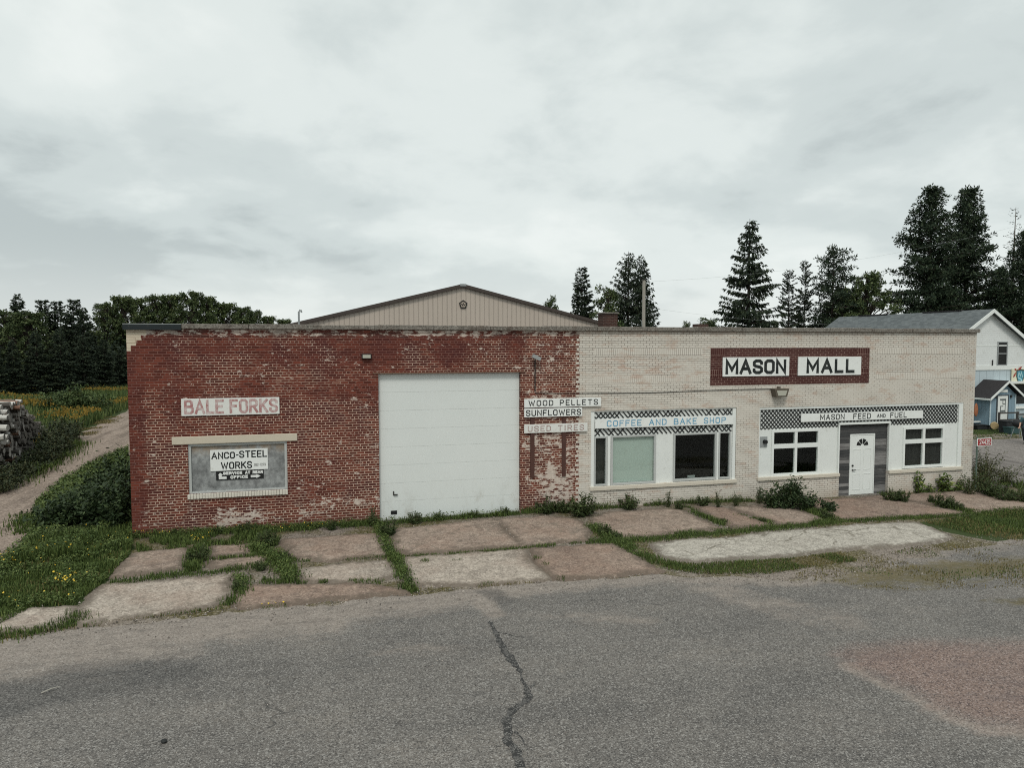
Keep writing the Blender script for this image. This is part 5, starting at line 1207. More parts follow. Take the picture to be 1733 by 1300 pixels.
# ------------------------------------------------------------------ trees
bark = worn('conifer_bark', (0.045, 0.036, 0.030), 0.3, 5.0, 0.95)
needle = leafmat('needles_dark', (0.010, 0.018, 0.011), (0.020, 0.031, 0.018), (0.042, 0.056, 0.029), 0.75)
needle2 = leafmat('needles_mid', (0.012, 0.022, 0.013), (0.024, 0.040, 0.022), (0.048, 0.066, 0.034), 0.75)
decid = leafmat('leaves_mid', (0.028, 0.045, 0.018), (0.052, 0.076, 0.028), (0.098, 0.120, 0.047), 0.7)
decid_l = leafmat('leaves_light', (0.035, 0.055, 0.02), (0.06, 0.085, 0.03), (0.10, 0.12, 0.045), 0.7)
bare = worn('bare_grey_twigs', (0.14, 0.125, 0.11), 0.2)
def conifer(h, r, seed, cb=.05, nb=260, pw=.85, droop=.30, hang=.55, tw=.5, dens=1.0, var=.3, topslope=.5, wid=.17, gap=0.0):
    q = np.random.default_rng(seed); tk = MB()
    lean = q.normal(0, .01, 2); kn = [(lean[0] * h * f, lean[1] * h * f, h * f) for f in (0, .25, .5, .75, 1)]
    tk.tube(kn, [h * .016, h * .0125, h * .009, h * .005, .02], 7, False)
    t = np.sort(q.uniform(0, 1, nb) ** 0.92); t = np.round(t * 42) / 42 + q.normal(0, .011, nb); t = np.clip(t, 0, .985)
    az = q.uniform(0, 2 * np.pi, nb); side = 1 + var * np.sin(az * 2 + seed) * .5
    L = (r * (1 - t) ** pw * q.uniform(1 - var, 1 + var * .5, nb) * side + .18)
    if gap: L *= np.where(q.uniform(0, 1, nb) < gap, .45, 1)
    z0 = h * (cb + (1 - cb) * t); slope = topslope * t - droop * (1 - t) + q.normal(0, .08, nb); curve = .16 * (1 - t)
    V = []
    for i in range(nb):
        n = max(4, int(L[i] / tw * 7 * dens)); s_ = q.uniform(.08, 1, n) ** .8
        o_ = np.array([math.cos(az[i]), math.sin(az[i]), 0]); l_ = np.array([-math.sin(az[i]), math.cos(az[i]), 0])
        lat = q.uniform(-1, 1, n) * L[i] * .26 * (1.05 - s_ * .8)
        p = o_ * (L[i] * s_)[:, None] + l_ * lat[:, None]; p[:, 2] += z0[i] + L[i] * (slope[i] * s_ + curve[i] * s_ ** 2)
        d = o_ * q.uniform(.2, .9, n)[:, None] + l_ * (np.sign(lat) * q.uniform(.1, .8, n))[:, None]; d[:, 2] -= hang * q.uniform(.3, 1.6, n); d[:, 2] += .25 * s_
        d /= np.linalg.norm(d, axis=1)[:, None]; ln = (tw * q.uniform(.55, 1.2, n) * (.6 + .4 * (1 - t[i])))[:, None]
        w_ = np.cross(d, q.normal(0, 1, (n, 3))); w_ /= np.linalg.norm(w_, axis=1)[:, None]; w_ *= ln * wid
        V.append(np.stack([p, p + d * ln * .45 + w_, p + d * ln, p + d * ln * .45 - w_], 1))
        if L[i] > .8:
            e_ = o_ * L[i] * .85; tk.tube([(0, 0, z0[i]), (e_[0] * .5, e_[1] * .5, z0[i] + L[i] * .5 * (slope[i] * .9 + curve[i] * .3)), (e_[0], e_[1], z0[i] + L[i] * .85 * (slope[i] + curve[i] * .8))], [L[i] * .013 + .01, L[i] * .009 + .005, .006], 4, False)
    return np_mesh('crown', np.concatenate(V), 4), tk.mesh('trunk')
def pine(h, r, seed, cb=.05, nb=150, pw=.5, rise=.15, clump=.55, per=26, needle_len=.34, top=.35):
    """limbs carrying soft tufts of needles over their outer part"""
    q = np.random.default_rng(seed); tk = MB(); tk.tube([(0, 0, 0), (q.normal(0, .1), q.normal(0, .1), h * .4), (q.normal(0, .1), 0, h * .75), (0, 0, h * .985)], [h * .017, h * .012, h * .006, .02], 7, False); C = []
    for i in range(nb):
        t = (i + q.uniform(0, 1)) / nb; az = i * 2.4 + q.normal(0, .5); L = (r * min(1, (1 - t) * 1.25 + .03) ** pw * q.uniform(.55, 1.1) * (1 + .22 * math.sin(az * 2 + seed + t * 5))) * (1 if t > .12 else .8) + .25
        z0 = h * (cb + (1 - cb) * t); sl = rise + top * t + q.normal(0, .1); n = max(2, int(L * 2.2)); f = np.linspace(.30, 1, n) + q.normal(0, .05, n)
        lat = q.normal(0, .16, n) * L; o_ = np.array([math.cos(az), math.sin(az), 0]); l_ = np.array([-o_[1], o_[0], 0])
        c = o_ * (L * f)[:, None] + l_ * lat[:, None]; c[:, 2] += z0 + L * (sl * f - .22 * f ** 2 * (1 - t)); C.append(c)
        if L > .7: tk.tube([(0, 0, z0), tuple(c[n // 2]), tuple(c[-1])], [L * .014 + .012, L * .009 + .008, .008], 4, False)
    C = np.concatenate(C); C = np.concatenate([C, np.array([[0, 0, h * .97]])]); m = len(C); c = np.repeat(C, per, 0); n = len(c)
    d = q.normal(0, 1, (n, 3)); d[:, 2] = d[:, 2] * .75 + .25; d /= np.linalg.norm(d, axis=1)[:, None]
    p = c + d * (clump * q.uniform(.15, .8, n))[:, None] * np.array([1, 1, .62]); ln = (needle_len * q.uniform(.6, 1.3, n))[:, None]
    w_ = np.cross(d, q.normal(0, 1, (n, 3))); w_ /= np.linalg.norm(w_, axis=1)[:, None]; w_ *= ln * .2
    return np_mesh('crown', np.stack([p, p + d * ln * .5 + w_, p + d * ln, p + d * ln * .5 - w_], 1), 4), tk.mesh('trunk')
def broadleaf(h, r, seed, cb=.25, ncl=70, per=85, size=.22, clr=.7, squash=1.0):
    q = np.random.default_rng(seed); tk = MB(); pts = []
    tk.tube([(0, 0, 0), (q.normal(0, .1), q.normal(0, .1), h * .3), (q.normal(0, .25), q.normal(0, .25), h * .6), (0, 0, h * .9)], [h * .018, h * .014, h * .008, .02], 7, False)
    for i in range(ncl):
        f = q.uniform(0, 1); zc_ = h * (cb + (1 - cb) * f); rad = r * math.sqrt(max(0.20, 1 - (2 * abs(f - .42)) ** 2 * .9)) * q.uniform(.35, 1.05); a = q.uniform(0, 6.28)
        c = np.array([math.cos(a) * rad, math.sin(a) * rad * squash, zc_]); rr = clr * q.uniform(.6, 1.25)
        tk.tube([(0, 0, max(h * .15, zc_ - rad * .9)), (c[0] * .5, c[1] * .5, zc_ - rad * .25), tuple(c)], [.05 + .006 * h, .04, .01], 4, False)
        k_ = int(per * rr / clr); d = q.normal(0, 1, (k_, 3)); d /= np.linalg.norm(d, axis=1)[:, None]
        pts.append(c + d * (q.uniform(0, 1, k_) ** .5 * rr)[:, None] * np.array([1, 1, .75]))
    p = np.concatenate(pts)
    return np_mesh('crown', leaves(p, size, .4, .6), 4), tk.mesh('trunk')
def mats(pair, a, b=None):
    pair[0].materials.append(a); pair[1].materials.append(b or bark); return pair
def plant_tree(name, pair, px, py, depth, natural_h, label, group, wsc=1.0, rz=None, cat='tree', extra=None):
    top = A(px, py, depth); g0 = float(gh(top.x)); hgt = top.z - g0
    t = empty(name, (top.x, top.y, g0), label, cat, group); s_ = hgt / natural_h; t.scale = (s_ * wsc, s_ * wsc, s_)
    t.rotation_euler.z = random.uniform(0, 6.28) if rz is None else rz
    for nm, me in (('crown', pair[0]), ('trunk', pair[1])):
        o = bpy.data.objects.new(nm, me); col.objects.link(o); o.parent = t
    return t
g = 'trees behind the cream front'
big = mats(conifer(18, 4.1, 31, cb=.03, nb=380, pw=.80, droop=.30, hang=1.0, tw=.60, dens=1.9, var=.35, wid=.15, gap=.15), needle)
plant_tree('spruce_tree', big, 1270, 370, 70, 18, 'tall drooping spruce standing alone behind the mall sign wall', g, 1.0, 1.0)
slim = mats(conifer(14, 2.2, 32, cb=.03, nb=340, pw=.62, droop=.15, hang=.5, tw=.5, dens=1.9, var=.25, wid=.2), needle)
plant_tree('spruce_tree', slim, 985, 453, 75, 14, 'slim narrow spruce just right of the tan gable', g, 1.05, 0.3)
dbl = mats(conifer(16, 3.8, 33, cb=.03, nb=330, pw=.75, droop=.10, hang=.7, tw=.6, dens=1.7, var=.5, wid=.15, gap=.2, topslope=.7), needle)
plant_tree('spruce_tree', dbl, 1064, 425, 72, 16, 'tall ragged spruce left of the grey utility pole', g, 0.95, 2.2)
plant_tree('spruce_tree', dbl, 1086, 430, 73.5, 16, 'twin ragged spruce directly behind the grey utility pole', g, 0.85, 4.4)
birch = mats(broadleaf(11, 2.2, 34, cb=.15, ncl=70, per=90, size=.22, clr=.55), decid)
plant_tree('small_tree', birch, 1028, 487, 70, 11, 'small drooping tree behind the brick chimney', g, .85)
plant_tree('small_tree', birch, 931, 504, 80, 11, 'treetop peeping over the right slope of the tan gable', g, .7)
pine1 = mats(conifer(15, 2.6, 35, cb=.06, nb=240, pw=.55, droop=.05, hang=.3, tw=.5, dens=1.8, var=.45, wid=.2, gap=.3), needle)
plant_tree('spruce_tree', pine1, 1337, 456, 74, 15, 'sparse narrow conifer right of the tall lone spruce', g, .75, 1.1)
plant_tree('spruce_tree', pine1, 1362, 440, 75, 15, 'conifer with a thin pointed spire beside the bushy pine', g, .62, 3.0)
pine2 = mats(pine(16, 4.6, 36, nb=95, pw=.38, rise=.15, per=30, clump=.55, needle_len=.32, top=.2), needle2)
plant_tree('pine_tree', pine2, 1411, 427, 74, 16, 'bushy round topped pine left of the house roof', g, .85, 0.8)
dec2 = mats(broadleaf(12, 3.8, 37, cb=.14, ncl=260, per=65, size=.24, clr=.5), decid)
plant_tree('broadleaf_tree', dec2, 1468, 464, 72, 12, 'round leafy tree rising over the left end of the house roof', g, .85)
plant_tree('broadleaf_tree', dec2, 1432, 488, 76, 12, 'lower leafy tree between the bushy pine and house roof', g, .8)
fir = mats(pine(24, 6.0, 38, nb=230, pw=.85, rise=.12, per=34, clump=.62, needle_len=.36), needle2)
fir2 = mats(pine(24, 5.9, 39, nb=215, pw=.8, rise=.2, per=34, clump=.62, needle_len=.36, top=.5), needle2)
plant_tree('pine_tree', fir, 1578, 320, 86, 24, 'tallest dark pine, the left one of the pair above the house', g, .92, 0.5)
plant_tree('pine_tree', fir2, 1640, 324, 88, 24, 'second tall dark pine of the pair, nearer the gable peak', g, .95, 2.6)
plant_tree('pine_tree', fir2, 1738, 394, 84, 24, 'dark pine cut off by the right frame edge', g, .9, 4.6)
plant_tree('pine_tree', fir, 1694, 455, 90, 24, 'lower dark pine filling in behind the gable peak', g, .85, 3.3)
larch = mats(conifer(22, 2.2, 40, cb=.1, nb=170, pw=.5, droop=.0, hang=.2, tw=.5, dens=.45, var=.4, wid=.12), needle, bare)
plant_tree('bare_topped_larch', larch, 1717, 351, 92, 22, 'thin half bare grey topped tree beside the right pine', g, .9)
plant_tree('small_tree', birch, 1196, 540, 88, 11, 'low treetop just above the parapet left of the lone spruce', g, 1.6)
plant_tree('small_tree', birch, 1160, 546, 86, 11, 'tiny pale treetop above the parapet near the low chimney', g, .8)
# left wood
g = 'trees of the wood at the left'
f1 = mats(conifer(17, 3.4, 51, cb=.02, nb=320, pw=.7, droop=.25, hang=.6, tw=.75, dens=1.6, var=.3, wid=.22), needle)
f2 = mats(conifer(15, 3.0, 52, cb=.02, nb=300, pw=.55, droop=.18, hang=.5, tw=.75, dens=1.6, var=.4, wid=.24), needle)
b1 = mats(broadleaf(14, 4.2, 53, cb=.08, ncl=330, per=55, size=.30, clr=.55), decid)
b2 = mats(broadleaf(12, 3.6, 54, cb=.08, ncl=260, per=50, size=.30, clr=.52), decid_l)
left = [ # px, py, depth, pair, width, label
 (30, 497, 88, f1, 1.0, 'pointed spruce rising highest at the far left of the wood'), (72, 508, 82, f2, .95, 'round topped spruce, first of the row of three blunt tops'), (97, 510, 83, f2, .9, 'middle one of the row of three blunt topped spruces'), (125, 507, 80, f2, 1.05, 'right one of the row of three blunt topped spruces'),
 (142, 520, 78, f1, .95, 'dark spruce with broad skirt before the meadow edge'), (8, 528, 76, b1, 1.1, 'broad leafy tree at the left frame edge of the wood'), (48, 530, 74, b1, 1.05, 'leafy olive crown below the pointed spruce'), (-30, 520, 82, f1, 1.0, 'spruce cut by the left frame edge'),
 (20, 575, 66, f1, 1.1, 'dark front spruce above the log pile'), (60, 560, 68, f1, 1.15, 'dark front spruce right above the log pile end'), (100, 556, 69, f1, 1.1, 'dark front spruce above the meadow shrub'), (140, 566, 72, f1, 1.1, 'dark front spruce above the left goldenrod'), (175, 575, 76, f2, 1.2, 'dark front conifer above the middle of the goldenrod'), (205, 590, 80, f2, 1.2, 'dark front conifer next to the red wall corner'), (-15, 570, 64, f2, 1.1, 'dark front conifer at the left frame edge'),
 (180, 515, 92, b1, .9, 'thin leafy tree with sky showing through, left of the red wall'), (205, 502, 94, b2, .9, 'taller loose leafy tree at the red wall corner'), (228, 505, 98, b2, .85, 'leafy tree over the dark corner flashing'), (262, 502, 100, b1, .9, 'round leafy crown above the end of the flashing'), (290, 500, 102, b2, .8, 'leafy crown between two taller ones above the parapet'),
 (325, 496, 100, b1, .95, 'tallest leafy crown above the red parapet'), (352, 503, 102, b2, .85, 'leafy crown just right of the tallest one'), (378, 513, 104, b2, .85, 'leafy crown sloping down toward the vent pipe'), (408, 521, 106, b1, .8, 'lower leafy crown above the middle parapet'), (430, 527, 108, b1, .8, 'small leafy crown left of the last low ones'), (455, 536, 110, b2, .8, 'low leafy crown, last but one before the vent pipe'), (480, 541, 112, b2, .8, 'lowest leafy crown beside the vent pipe'), (160, 560, 84, b2, .9, 'pale bushy tree low behind the front conifers')]
for px, py, dp, pr, w_, lab in left:
    if pr in (b1, b2): w_ *= random.uniform(.85, 1.2)
    plant_tree('spruce_tree' if pr in (f1, f2) else 'broadleaf_tree', pr, px, py, dp, {id(f1): 17, id(f2): 15, id(b1): 14, id(b2): 12}[id(pr)], lab, g, w_)
V = []
for i in range(60):
    px = random.uniform(-60, 225); dp = random.uniform(78, 112); c = A(px, 600, dp); hh = random.uniform(3, 6.5)
    n = 420; p = rng.normal(0, 1, (n, 3)) * np.array([1.9, 1.5, hh * .35]) + np.array([c.x, c.y, hh * .45]); p[:, 2] = np.abs(p[:, 2]); V.append(leaves(p, .55, .3))
o = link('undergrowth', np_mesh('undergrowth', np.concatenate(V), 4), None, needle); o['kind'] = 'stuff'
o = None

# ------------------------------------------------------------------ log pile
def log_mats():
    k = N('weathered_log', 0.9, 0.15)
    oi = k.n.new('ShaderNodeObjectInfo').outputs['Random']; n = k.noise(6, 5, 0.7); b_ = k.mix(n, (0.06, 0.053, 0.047), (0.20, 0.185, 0.165)); b_ = k.mix(oi, k.mix(.6, b_, (.03, .027, .024)), b_); p_ = k.mix(k.noise(5, 6, .75), (0.26, 0.25, 0.23), (0.52, 0.51, 0.48)); r_ = k.mix(n, (0.13, 0.065, 0.04), (0.26, 0.15, 0.10))
    grey = k.done(b_)
    k2 = N('pale_birch_log', 0.85, 0.15); pale = k2.done(k2.mix(k2.step(k2.noise(7, 5, .7), .5, .7), (0.50, 0.49, 0.46), (0.16, 0.13, 0.11)))
    k3 = N('reddish_log', 0.9, 0.15); red_ = k3.done(k3.mix(k3.noise(6, 5, .7), (0.13, 0.065, 0.045), (0.30, 0.19, 0.14)))
    k4 = N('cut_log_end', 0.9, 0.1); oi = k4.n.new('ShaderNodeObjectInfo').outputs['Random']; end = k4.done(k4.mix(k4.math('POWER', k4.math('FRACT', k4.add(oi, k4.isl)), 1.6), k4.mix(k4.noise(8, 5, .7), (0.05, 0.047, 0.043), (0.14, 0.13, 0.12)), k4.mix(k4.noise(8, 5, .7), (0.26, 0.25, 0.235), (0.52, 0.50, 0.47))))
    return grey, pale, red_, end
lgrey, lpale, lred, lend = log_mats()
def log_mesh(m_, seed):
    q = random.Random(seed); mb = MB(); n = 9; r0 = 0.098 * q.uniform(.7, 1.2); pts = [(-2.6 + 2.6 * i / 5, q.uniform(-.03, .03), q.uniform(-.03, .03)) for i in range(6)]
    mb.tube(pts, [r0 * q.uniform(.88, 1.12) for _ in pts], n, True); mb.mi = [0] * len(mb.f); mb.mi[-1] = 1; mb.mi[-2] = 1
    me = mb.mesh('log'); me.materials.append(m_); me.materials.append(lend); return me
LM = [log_mesh(lgrey, i) for i in range(5)] + [log_mesh(lpale, 9), log_mesh(lred, 10), log_mesh(lpale, 12)]
spots = []
for j in range(15):
    zc_ = 0.10 + j * 0.187; y0, y1 = 9.7 + j * 0.09 + (j % 2) * .1, 22.6 - (j ** 1.3) * 0.28; y = y0
    while y < y1:
        f = (y - 9.9) / 12.5; spots.append((y - 2.2 * zc_, -7.0 - 2.6 * f + random.uniform(-.32, .32), y, zc_ + random.uniform(-.03, .03), y < y0 + .45, j)); y += random.uniform(.185, .235)
spots.sort(); nlog = 0; rest = []                        # the ones that show largest are the near and the high ones
for _, x, y, z, front, j in spots:
    me = LM[random.choice((5, 7))] if (front and j >= 5) else (LM[random.choice((5, 6, 6, 7, 0))] if j >= 13 and y < 15 else LM[random.randrange(5)] if random.random() > .12 else LM[random.choice((5, 6))])
    rot = (random.uniform(0, 6.28), random.uniform(-.02, .02), random.uniform(-.06, .06)); s_ = random.uniform(.8, 1.15) * (1.35 if front and j >= 5 else 1)
    if nlog >= 296: rest.append((me, x, y, z, rot, s_)); continue
    o = bpy.data.objects.new('log', me); col.objects.link(o); o.location = (x, y, z); o.rotation_euler = rot; o.scale = (1, s_, s_)
    pale_ = me in (LM[5], LM[7]); rd_ = me is LM[6]
    tag(o, ('pale barked log in the tall roadside log pile' if pale_ else 'reddish brown log in the tall roadside log pile' if rd_ else 'weathered grey log in the tall roadside log pile'), 'log', 'pale logs in the roadside pile' if pale_ else 'reddish logs in the roadside pile' if rd_ else 'grey logs in the roadside pile')
    nlog += 1
from mathutils import Euler
bm = bmesh.new()
for me, x, y, z, rot, s_ in rest:
    n0 = len(bm.verts); f0 = len(bm.faces); bm.from_mesh(me); bm.verts.ensure_lookup_table(); bm.faces.ensure_lookup_table()
    mt = Matrix.Translation((x, y, z)) @ Euler(rot).to_matrix().to_4x4() @ Matrix.Diagonal((1, s_, s_, 1))
    bmesh.ops.transform(bm, matrix=mt, verts=bm.verts[n0:])
    for f in bm.faces[f0:]: f.material_index = 1 if f.material_index == 1 else (2 if me in (LM[5], LM[7]) else 3 if me is LM[6] else 0)
me = bpy.data.meshes.new('far_logs'); bm.to_mesh(me); bm.free()
o = link('far_logs', me, None, [lgrey, lend, lpale, lred]); o['kind'] = 'stuff'
print('logs', nlog)

# ------------------------------------------------------------------ metal shed behind
def steel():
    k = N('tan_ribbed_steel', 0.5, 0.35)
    r_ = k.math('FRACT', k.math('DIVIDE', k.x, 0.2286)); rib = k.mul(k.step(r_, .02, .05), k.sub(1.0, k.step(r_, .17, .20)))
    c = k.mix(k.noise(.8, 4), (0.43, 0.375, 0.32), (0.49, 0.43, 0.37)); k.bump(rib, 0.9, 0.03)
    return k.done(k.mix(k.mul(rib, .3), c, (0.28, 0.24, 0.20)))
SY = 13.0
def onY(px, py, Yp):
    d = ray(px, py); t = (Yp - CAM[1]) / d[1]; return CAM[0] + d[0] * t, CAM[2] + d[2] * t
pk = onY(783, 483, SY); lf = onY(510, 547, SY); rt = onY(1020, 551, SY)
sl = ((pk[1] - lf[1]) / (pk[0] - lf[0]) + (pk[1] - rt[1]) / (rt[0] - pk[0])) / 2; sl *= .965; pk = (pk[0], pk[1] + .07); hw = 8.8; ez = pk[1] - sl * hw
shed = empty('metal_shed', (pk[0], SY, 0), 'tan ribbed steel shed with a wide gable rising behind the red wall', 'shed')
poly = [(pk[0] - hw, -.1), (pk[0] + hw, -.1), (pk[0] + hw, ez), (pk[0], pk[1] - .06), (pk[0] - hw, ez)]
MB().prism(poly, 'y', SY, SY + 22).build('wall', steel(), shed)
brn = worn('dark_brown_trim', (0.055, 0.043, 0.037), 0.15, 3.0, 0.5)
rf = MB()
for s_ in (-1, 1):
    a = (pk[0], pk[1]); b = (pk[0] + s_ * (hw + .3), ez - sl * .3)
    rf.prism([(a[0], a[1]), (b[0], b[1]), (b[0], b[1] - .03), (a[0], a[1] - .03)], 'y', SY - .12, SY + 22.1)
ro = rf.build('roof', brn, shed); tr = MB()
for s_ in (-1, 1):
    a = (pk[0], pk[1] - .032); b = (pk[0] + s_ * (hw + .3), ez - sl * .3 - .032); tr.prism([a, b, (b[0], b[1] - .13), (a[0], a[1] - .13)], 'y', SY - .14, SY - .002)
tr.build('gable_trim', brn, ro)
MB().box(pk[0] - .15, pk[0] + .15, SY - .17, SY - .142, pk[1] - .115, pk[1] - .01).build('ridge_plate', M['grey'], shed)
ex_, ez_ = onY(784, 515.3, SY - .05); em = MB(); R5 = .185
pen = [(ex_ + R5 * math.sin(2 * math.pi * i / 5), ez_ + R5 * math.cos(2 * math.pi * i / 5)) for i in range(5)]
put = lambda q, l: (q[0], l, q[1])
ribbon(em, pen + [pen[0]], .055, put, SY - .055)
ribbon(em, [(ex_ - .10, ez_ + .02), (ex_ - .035, ez_ - .05), (ex_, ez_ + .08), (ex_ + .035, ez_ - .05), (ex_ + .10, ez_ + .02)], .035, put, SY - .056)
em2 = MB().prism(pen, 'y', SY - .05, SY - .004).build('emblem', M['grey'], shed); em2.data.materials.clear(); em2.data.materials.append(worn('emblem_tan', (.40, .34, .28)))
em.build('emblem_outline', M['black'], em2)
p = A(505.5, 525, 27.0)
t = empty('vent_pipe', (p.x, p.y, 5.1), 'thin grey vent pipe with bent top on the roof, left of the tan gable', 'pipe')
MB().tube([(p.x, p.y, 5.1), (p.x, p.y, p.z - .05), (p.x + .03, p.y, p.z), (p.x + .09, p.y, p.z - .01), (p.x + .10, p.y, p.z - .09)], .035, 8).build('pipe', M['grey'], t)

# utility pole and wires
p = A(1090, 474, 56); t = empty('utility_pole', (p.x, p.y, float(gh(p.x))), 'grey wooden utility pole rising behind the parapet in front of the spruces', 'utility pole')
MB().tube([(p.x, p.y, -.2), (p.x, p.y, p.z)], [.17, .12], 10).build('shaft', M['wood'], t)
MB().box(p.x - .14, p.x + .14, p.y - .14, p.y + .14, p.z + .002, p.z + .06).build('pole_cap', M['cable'], t)
MB().tube([(p.x - .15, p.y - .12, 6.2), (p.x - .22, p.y - .14, 6.9), (p.x - .34, p.y - .14, 7.05)], .03, 6).build('service_bracket', M['grey'], t)
def wire(a, b, sag, label):
    pts = [a.lerp(b, f) - Vector((0, 0, sag * 4 * f * (1 - f))) for f in np.linspace(0, 1, 24)]
    o = MB().tube(pts, .0045, 5).build('overhead_wire', M['grey']); tag(o, label, 'wire', 'overhead wires')
wire(A(1090, 477, 56), A(1760, 372, 58), .9, 'upper thin wire climbing right from the utility pole')
wire(A(1092, 520, 56), A(1500, 552, 50), .3, 'lower thin wire running right toward the house roof')

# ------------------------------------------------------------------ house at the right
HY = 15.7
def sidingw(name, c, pitch, vertical=False, dirt=(0.35, 0.33, 0.28), line=0.55, axis='x'):
    k = N(name, 0.65, 0.25); f = k.math('FRACT', k.math('DIVIDE', (k.add(k.x, k.y)) if vertical else k.z, pitch))
    gq = k.step(f, 0.93, 0.985); base = k.mix(k.noise(1.5, 5), tuple(x * .92 for x in c), c)
    base = k.mix(k.mul(k.step(k.noise(2.5, 6, .7), .56, .75), .5), base, dirt)
    k.bump(k.mul(gq, -1.0), .5, .02); return k.done(k.mix(k.mul(gq, line), base, tuple(x * .35 for x in c)))
hwhite = sidingw('house_clapboard', (0.68, 0.71, 0.70), 0.14, line=.22)
hblue = sidingw('house_blue_boards', (0.45, 0.53, 0.565), 0.55, True, (0.3, .36, .4))
pblue = sidingw('porch_blue_boards', (0.21, 0.305, 0.37), 0.28, True, (0.14, .2, .24))
def shingle():
    k = N('grey_shingles', 0.9, 0.15); v = k.vec(k.y, k.mul(k.z, 1.45))
    c, f = k.brick(v, 0.33, 0.14, 0.006, (0.085, 0.095, 0.10), (0.15, 0.165, 0.17), (0.05, 0.055, 0.06))
    return k.done(k.mix(k.mul(k.noise(1.2, 5, .7), .5), c, (0.10, 0.115, 0.115)))
shing = shingle(); dshing = worn('dark_shingles', (0.030, 0.028, 0.030), 0.3, 8.0, 0.9, (0.07, .065, .06), .4)
pkh = onY(1683, 523, HY - .35); xr, zr = pkh; gz = -0.15
_l = onY(1733, 567, HY - .35); hs = (zr - _l[1]) / (_l[0] - xr); hw = 4.3; ze = zr - hs * hw; HL = 13.8
zb = onY(1690, 623, HY)[1]
house = empty('house', (xr, HY, gz), 'old white and blue frame house with grey shingled gable roof', 'house')
MB().prism([(xr - hw + .25, zb), (xr + hw - .25, zb), (xr + hw - .25, ze + .1), (xr, zr - .16), (xr - hw + .25, ze + .1)], 'y', HY, HY + HL - .3).build('upper_wall', hwhite, house)
MB().box(xr - hw + .25, xr + hw - .25, HY, HY + HL - .3, gz - .1, zb - .003).build('lower_wall', hblue, house)
MB().box(xr - hw + .2, xr + hw - .2, HY - .05, HY - .003, zb - .12, zb + .16).build('belt_board', M['whitep'], house)
MB().box(xr - hw + .3, xr + hw - .3, HY - .02, HY - .002, zb + 1.42, zb + 1.50).build('upper_belt', M['whitep'], house)
rf = MB()
for s_ in (-1, 1):
    a = (xr, zr); b = (xr + s_ * (hw + .2), ze - hs * .2); rf.prism([a, b, (b[0], b[1] - .12), (a[0], a[1] - .12)], 'y', HY - .33, HY + HL)
ro = rf.build('roof', shing, house)
bb = MB()
for s_ in (-1, 1):
    a = (xr, zr + .01); b = (xr + s_ * (hw + .22), ze - hs * .22 + .01); bb.prism([a, b, (b[0], b[1] - .24), (a[0], a[1] - .24)], 'y', HY - .37, HY - .332)
bb.build('barge_board', M['white'], ro)
MB().box(xr - .12, xr + .12, HY + 2, HY + 5.2, zr - .02, zr + .05).build('ridge_cap', dshing, ro); MB().box(xr - .12, xr + .12, HY + 8.5, HY + 11.5, zr - .02, zr + .05).build('ridge_cap', dshing, ro)
# dormer gable on the left slope
dd = A(1516, 540, 56.0); zt = dd.z; xd = dd.x; yd = dd.y
xin = xr - (zr - zt) / hs
do_ = MB(); do_.prism([(yd - .75, zt - .95), (yd + .75, zt - .95), (yd, zt - .06)], 'x', xd, xr).build('dormer', hwhite, house)
dr = MB()
for s_ in (-1, 1): dr.prism([(yd, zt), (yd + s_ * .95, zt - 1.12), (yd + s_ * .95, zt - 1.22), (yd, zt - .1)], 'x', xd - .15, xr + .02)
dro = dr.build('dormer_roof', shing, house); dr = MB()
for s_ in (-1, 1): dr.prism([(yd, zt + .01), (yd + s_ * .97, zt - 1.13), (yd + s_ * .97, zt - 1.33), (yd, zt - .2)], 'x', xd - .19, xd - .153)
dr.build('dormer_barge_board', M['white'], dro)
# gable window
wx0, wz0 = onY(1688, 617, HY); wx1, wz1 = onY(1703.5, 580, HY)
f = MB()
for b in ((wx0 - .07, wx0, wz0 - .07, wz1 + .07), (wx1, wx1 + .07, wz0 - .07, wz1 + .07), (wx0, wx1, wz1, wz1 + .07), (wx0, wx1, wz0 - .07, wz0), (wx0, wx1, (wz0 + wz1) / 2 - .03, (wz0 + wz1) / 2 + .03)): f.box(b[0], b[1], HY - .05, HY - .002, b[2], b[3])
fo = f.build('window', M['grey'], house); MB().box(wx0 + .001, wx1 - .001, HY - .015, HY - .003, wz0, wz1).build('pane', M['black'], fo)
sx, sz_ = onY(1679, 614, HY); MB().tube([(sx, HY - .04, sz_ - .18), (sx, HY - .04, sz_ + .18)], .035, 6).build('wall_bracket', M['cable'], house)
# entrance porch
PY = 14.2
px0, _ = onY(1675, 700, PY); px1, _ = onY(1717.5, 700, PY); _, pz1 = onY(1680, 668, PY)
pmx, pzr = onY(1704.5, 645, PY - .25); pmx = (px0 + px1) / 2 + .12
porch = MB().prism([(px0, .12), (px1, .12), (px1, pz1), (pmx, pzr - .16), (px0, pz1)], 'y', PY, HY - .004).build('porch', pblue, house)
MB().box(px0 + .05, px1 - .05, PY + .06, HY - .01, gz, .118).build('porch_skirting', M['cable'], porch)
ps = (pzr - pz1) / (pmx - px0)
rf = MB(); bb = MB()
for s_ in (-1, 1):
    w_ = (pmx - px0 + .3) if s_ < 0 else (px1 - pmx + .35); a = (pmx, pzr + .02); b = (pmx + s_ * w_, pzr + .02 - ps * w_)
    rf.prism([a, b, (b[0], b[1] - .08), (a[0], a[1] - .08)], 'y', PY - .28, HY - .003); bb.prism([(a[0], a[1] + .01), (b[0], b[1] + .01), (b[0], b[1] - .14), (a[0], a[1] - .14)], 'y', PY - .32, PY - .282)
ro = rf.build('porch_roof', dshing, porch); bb.build('barge_board', M['whitep'], ro)
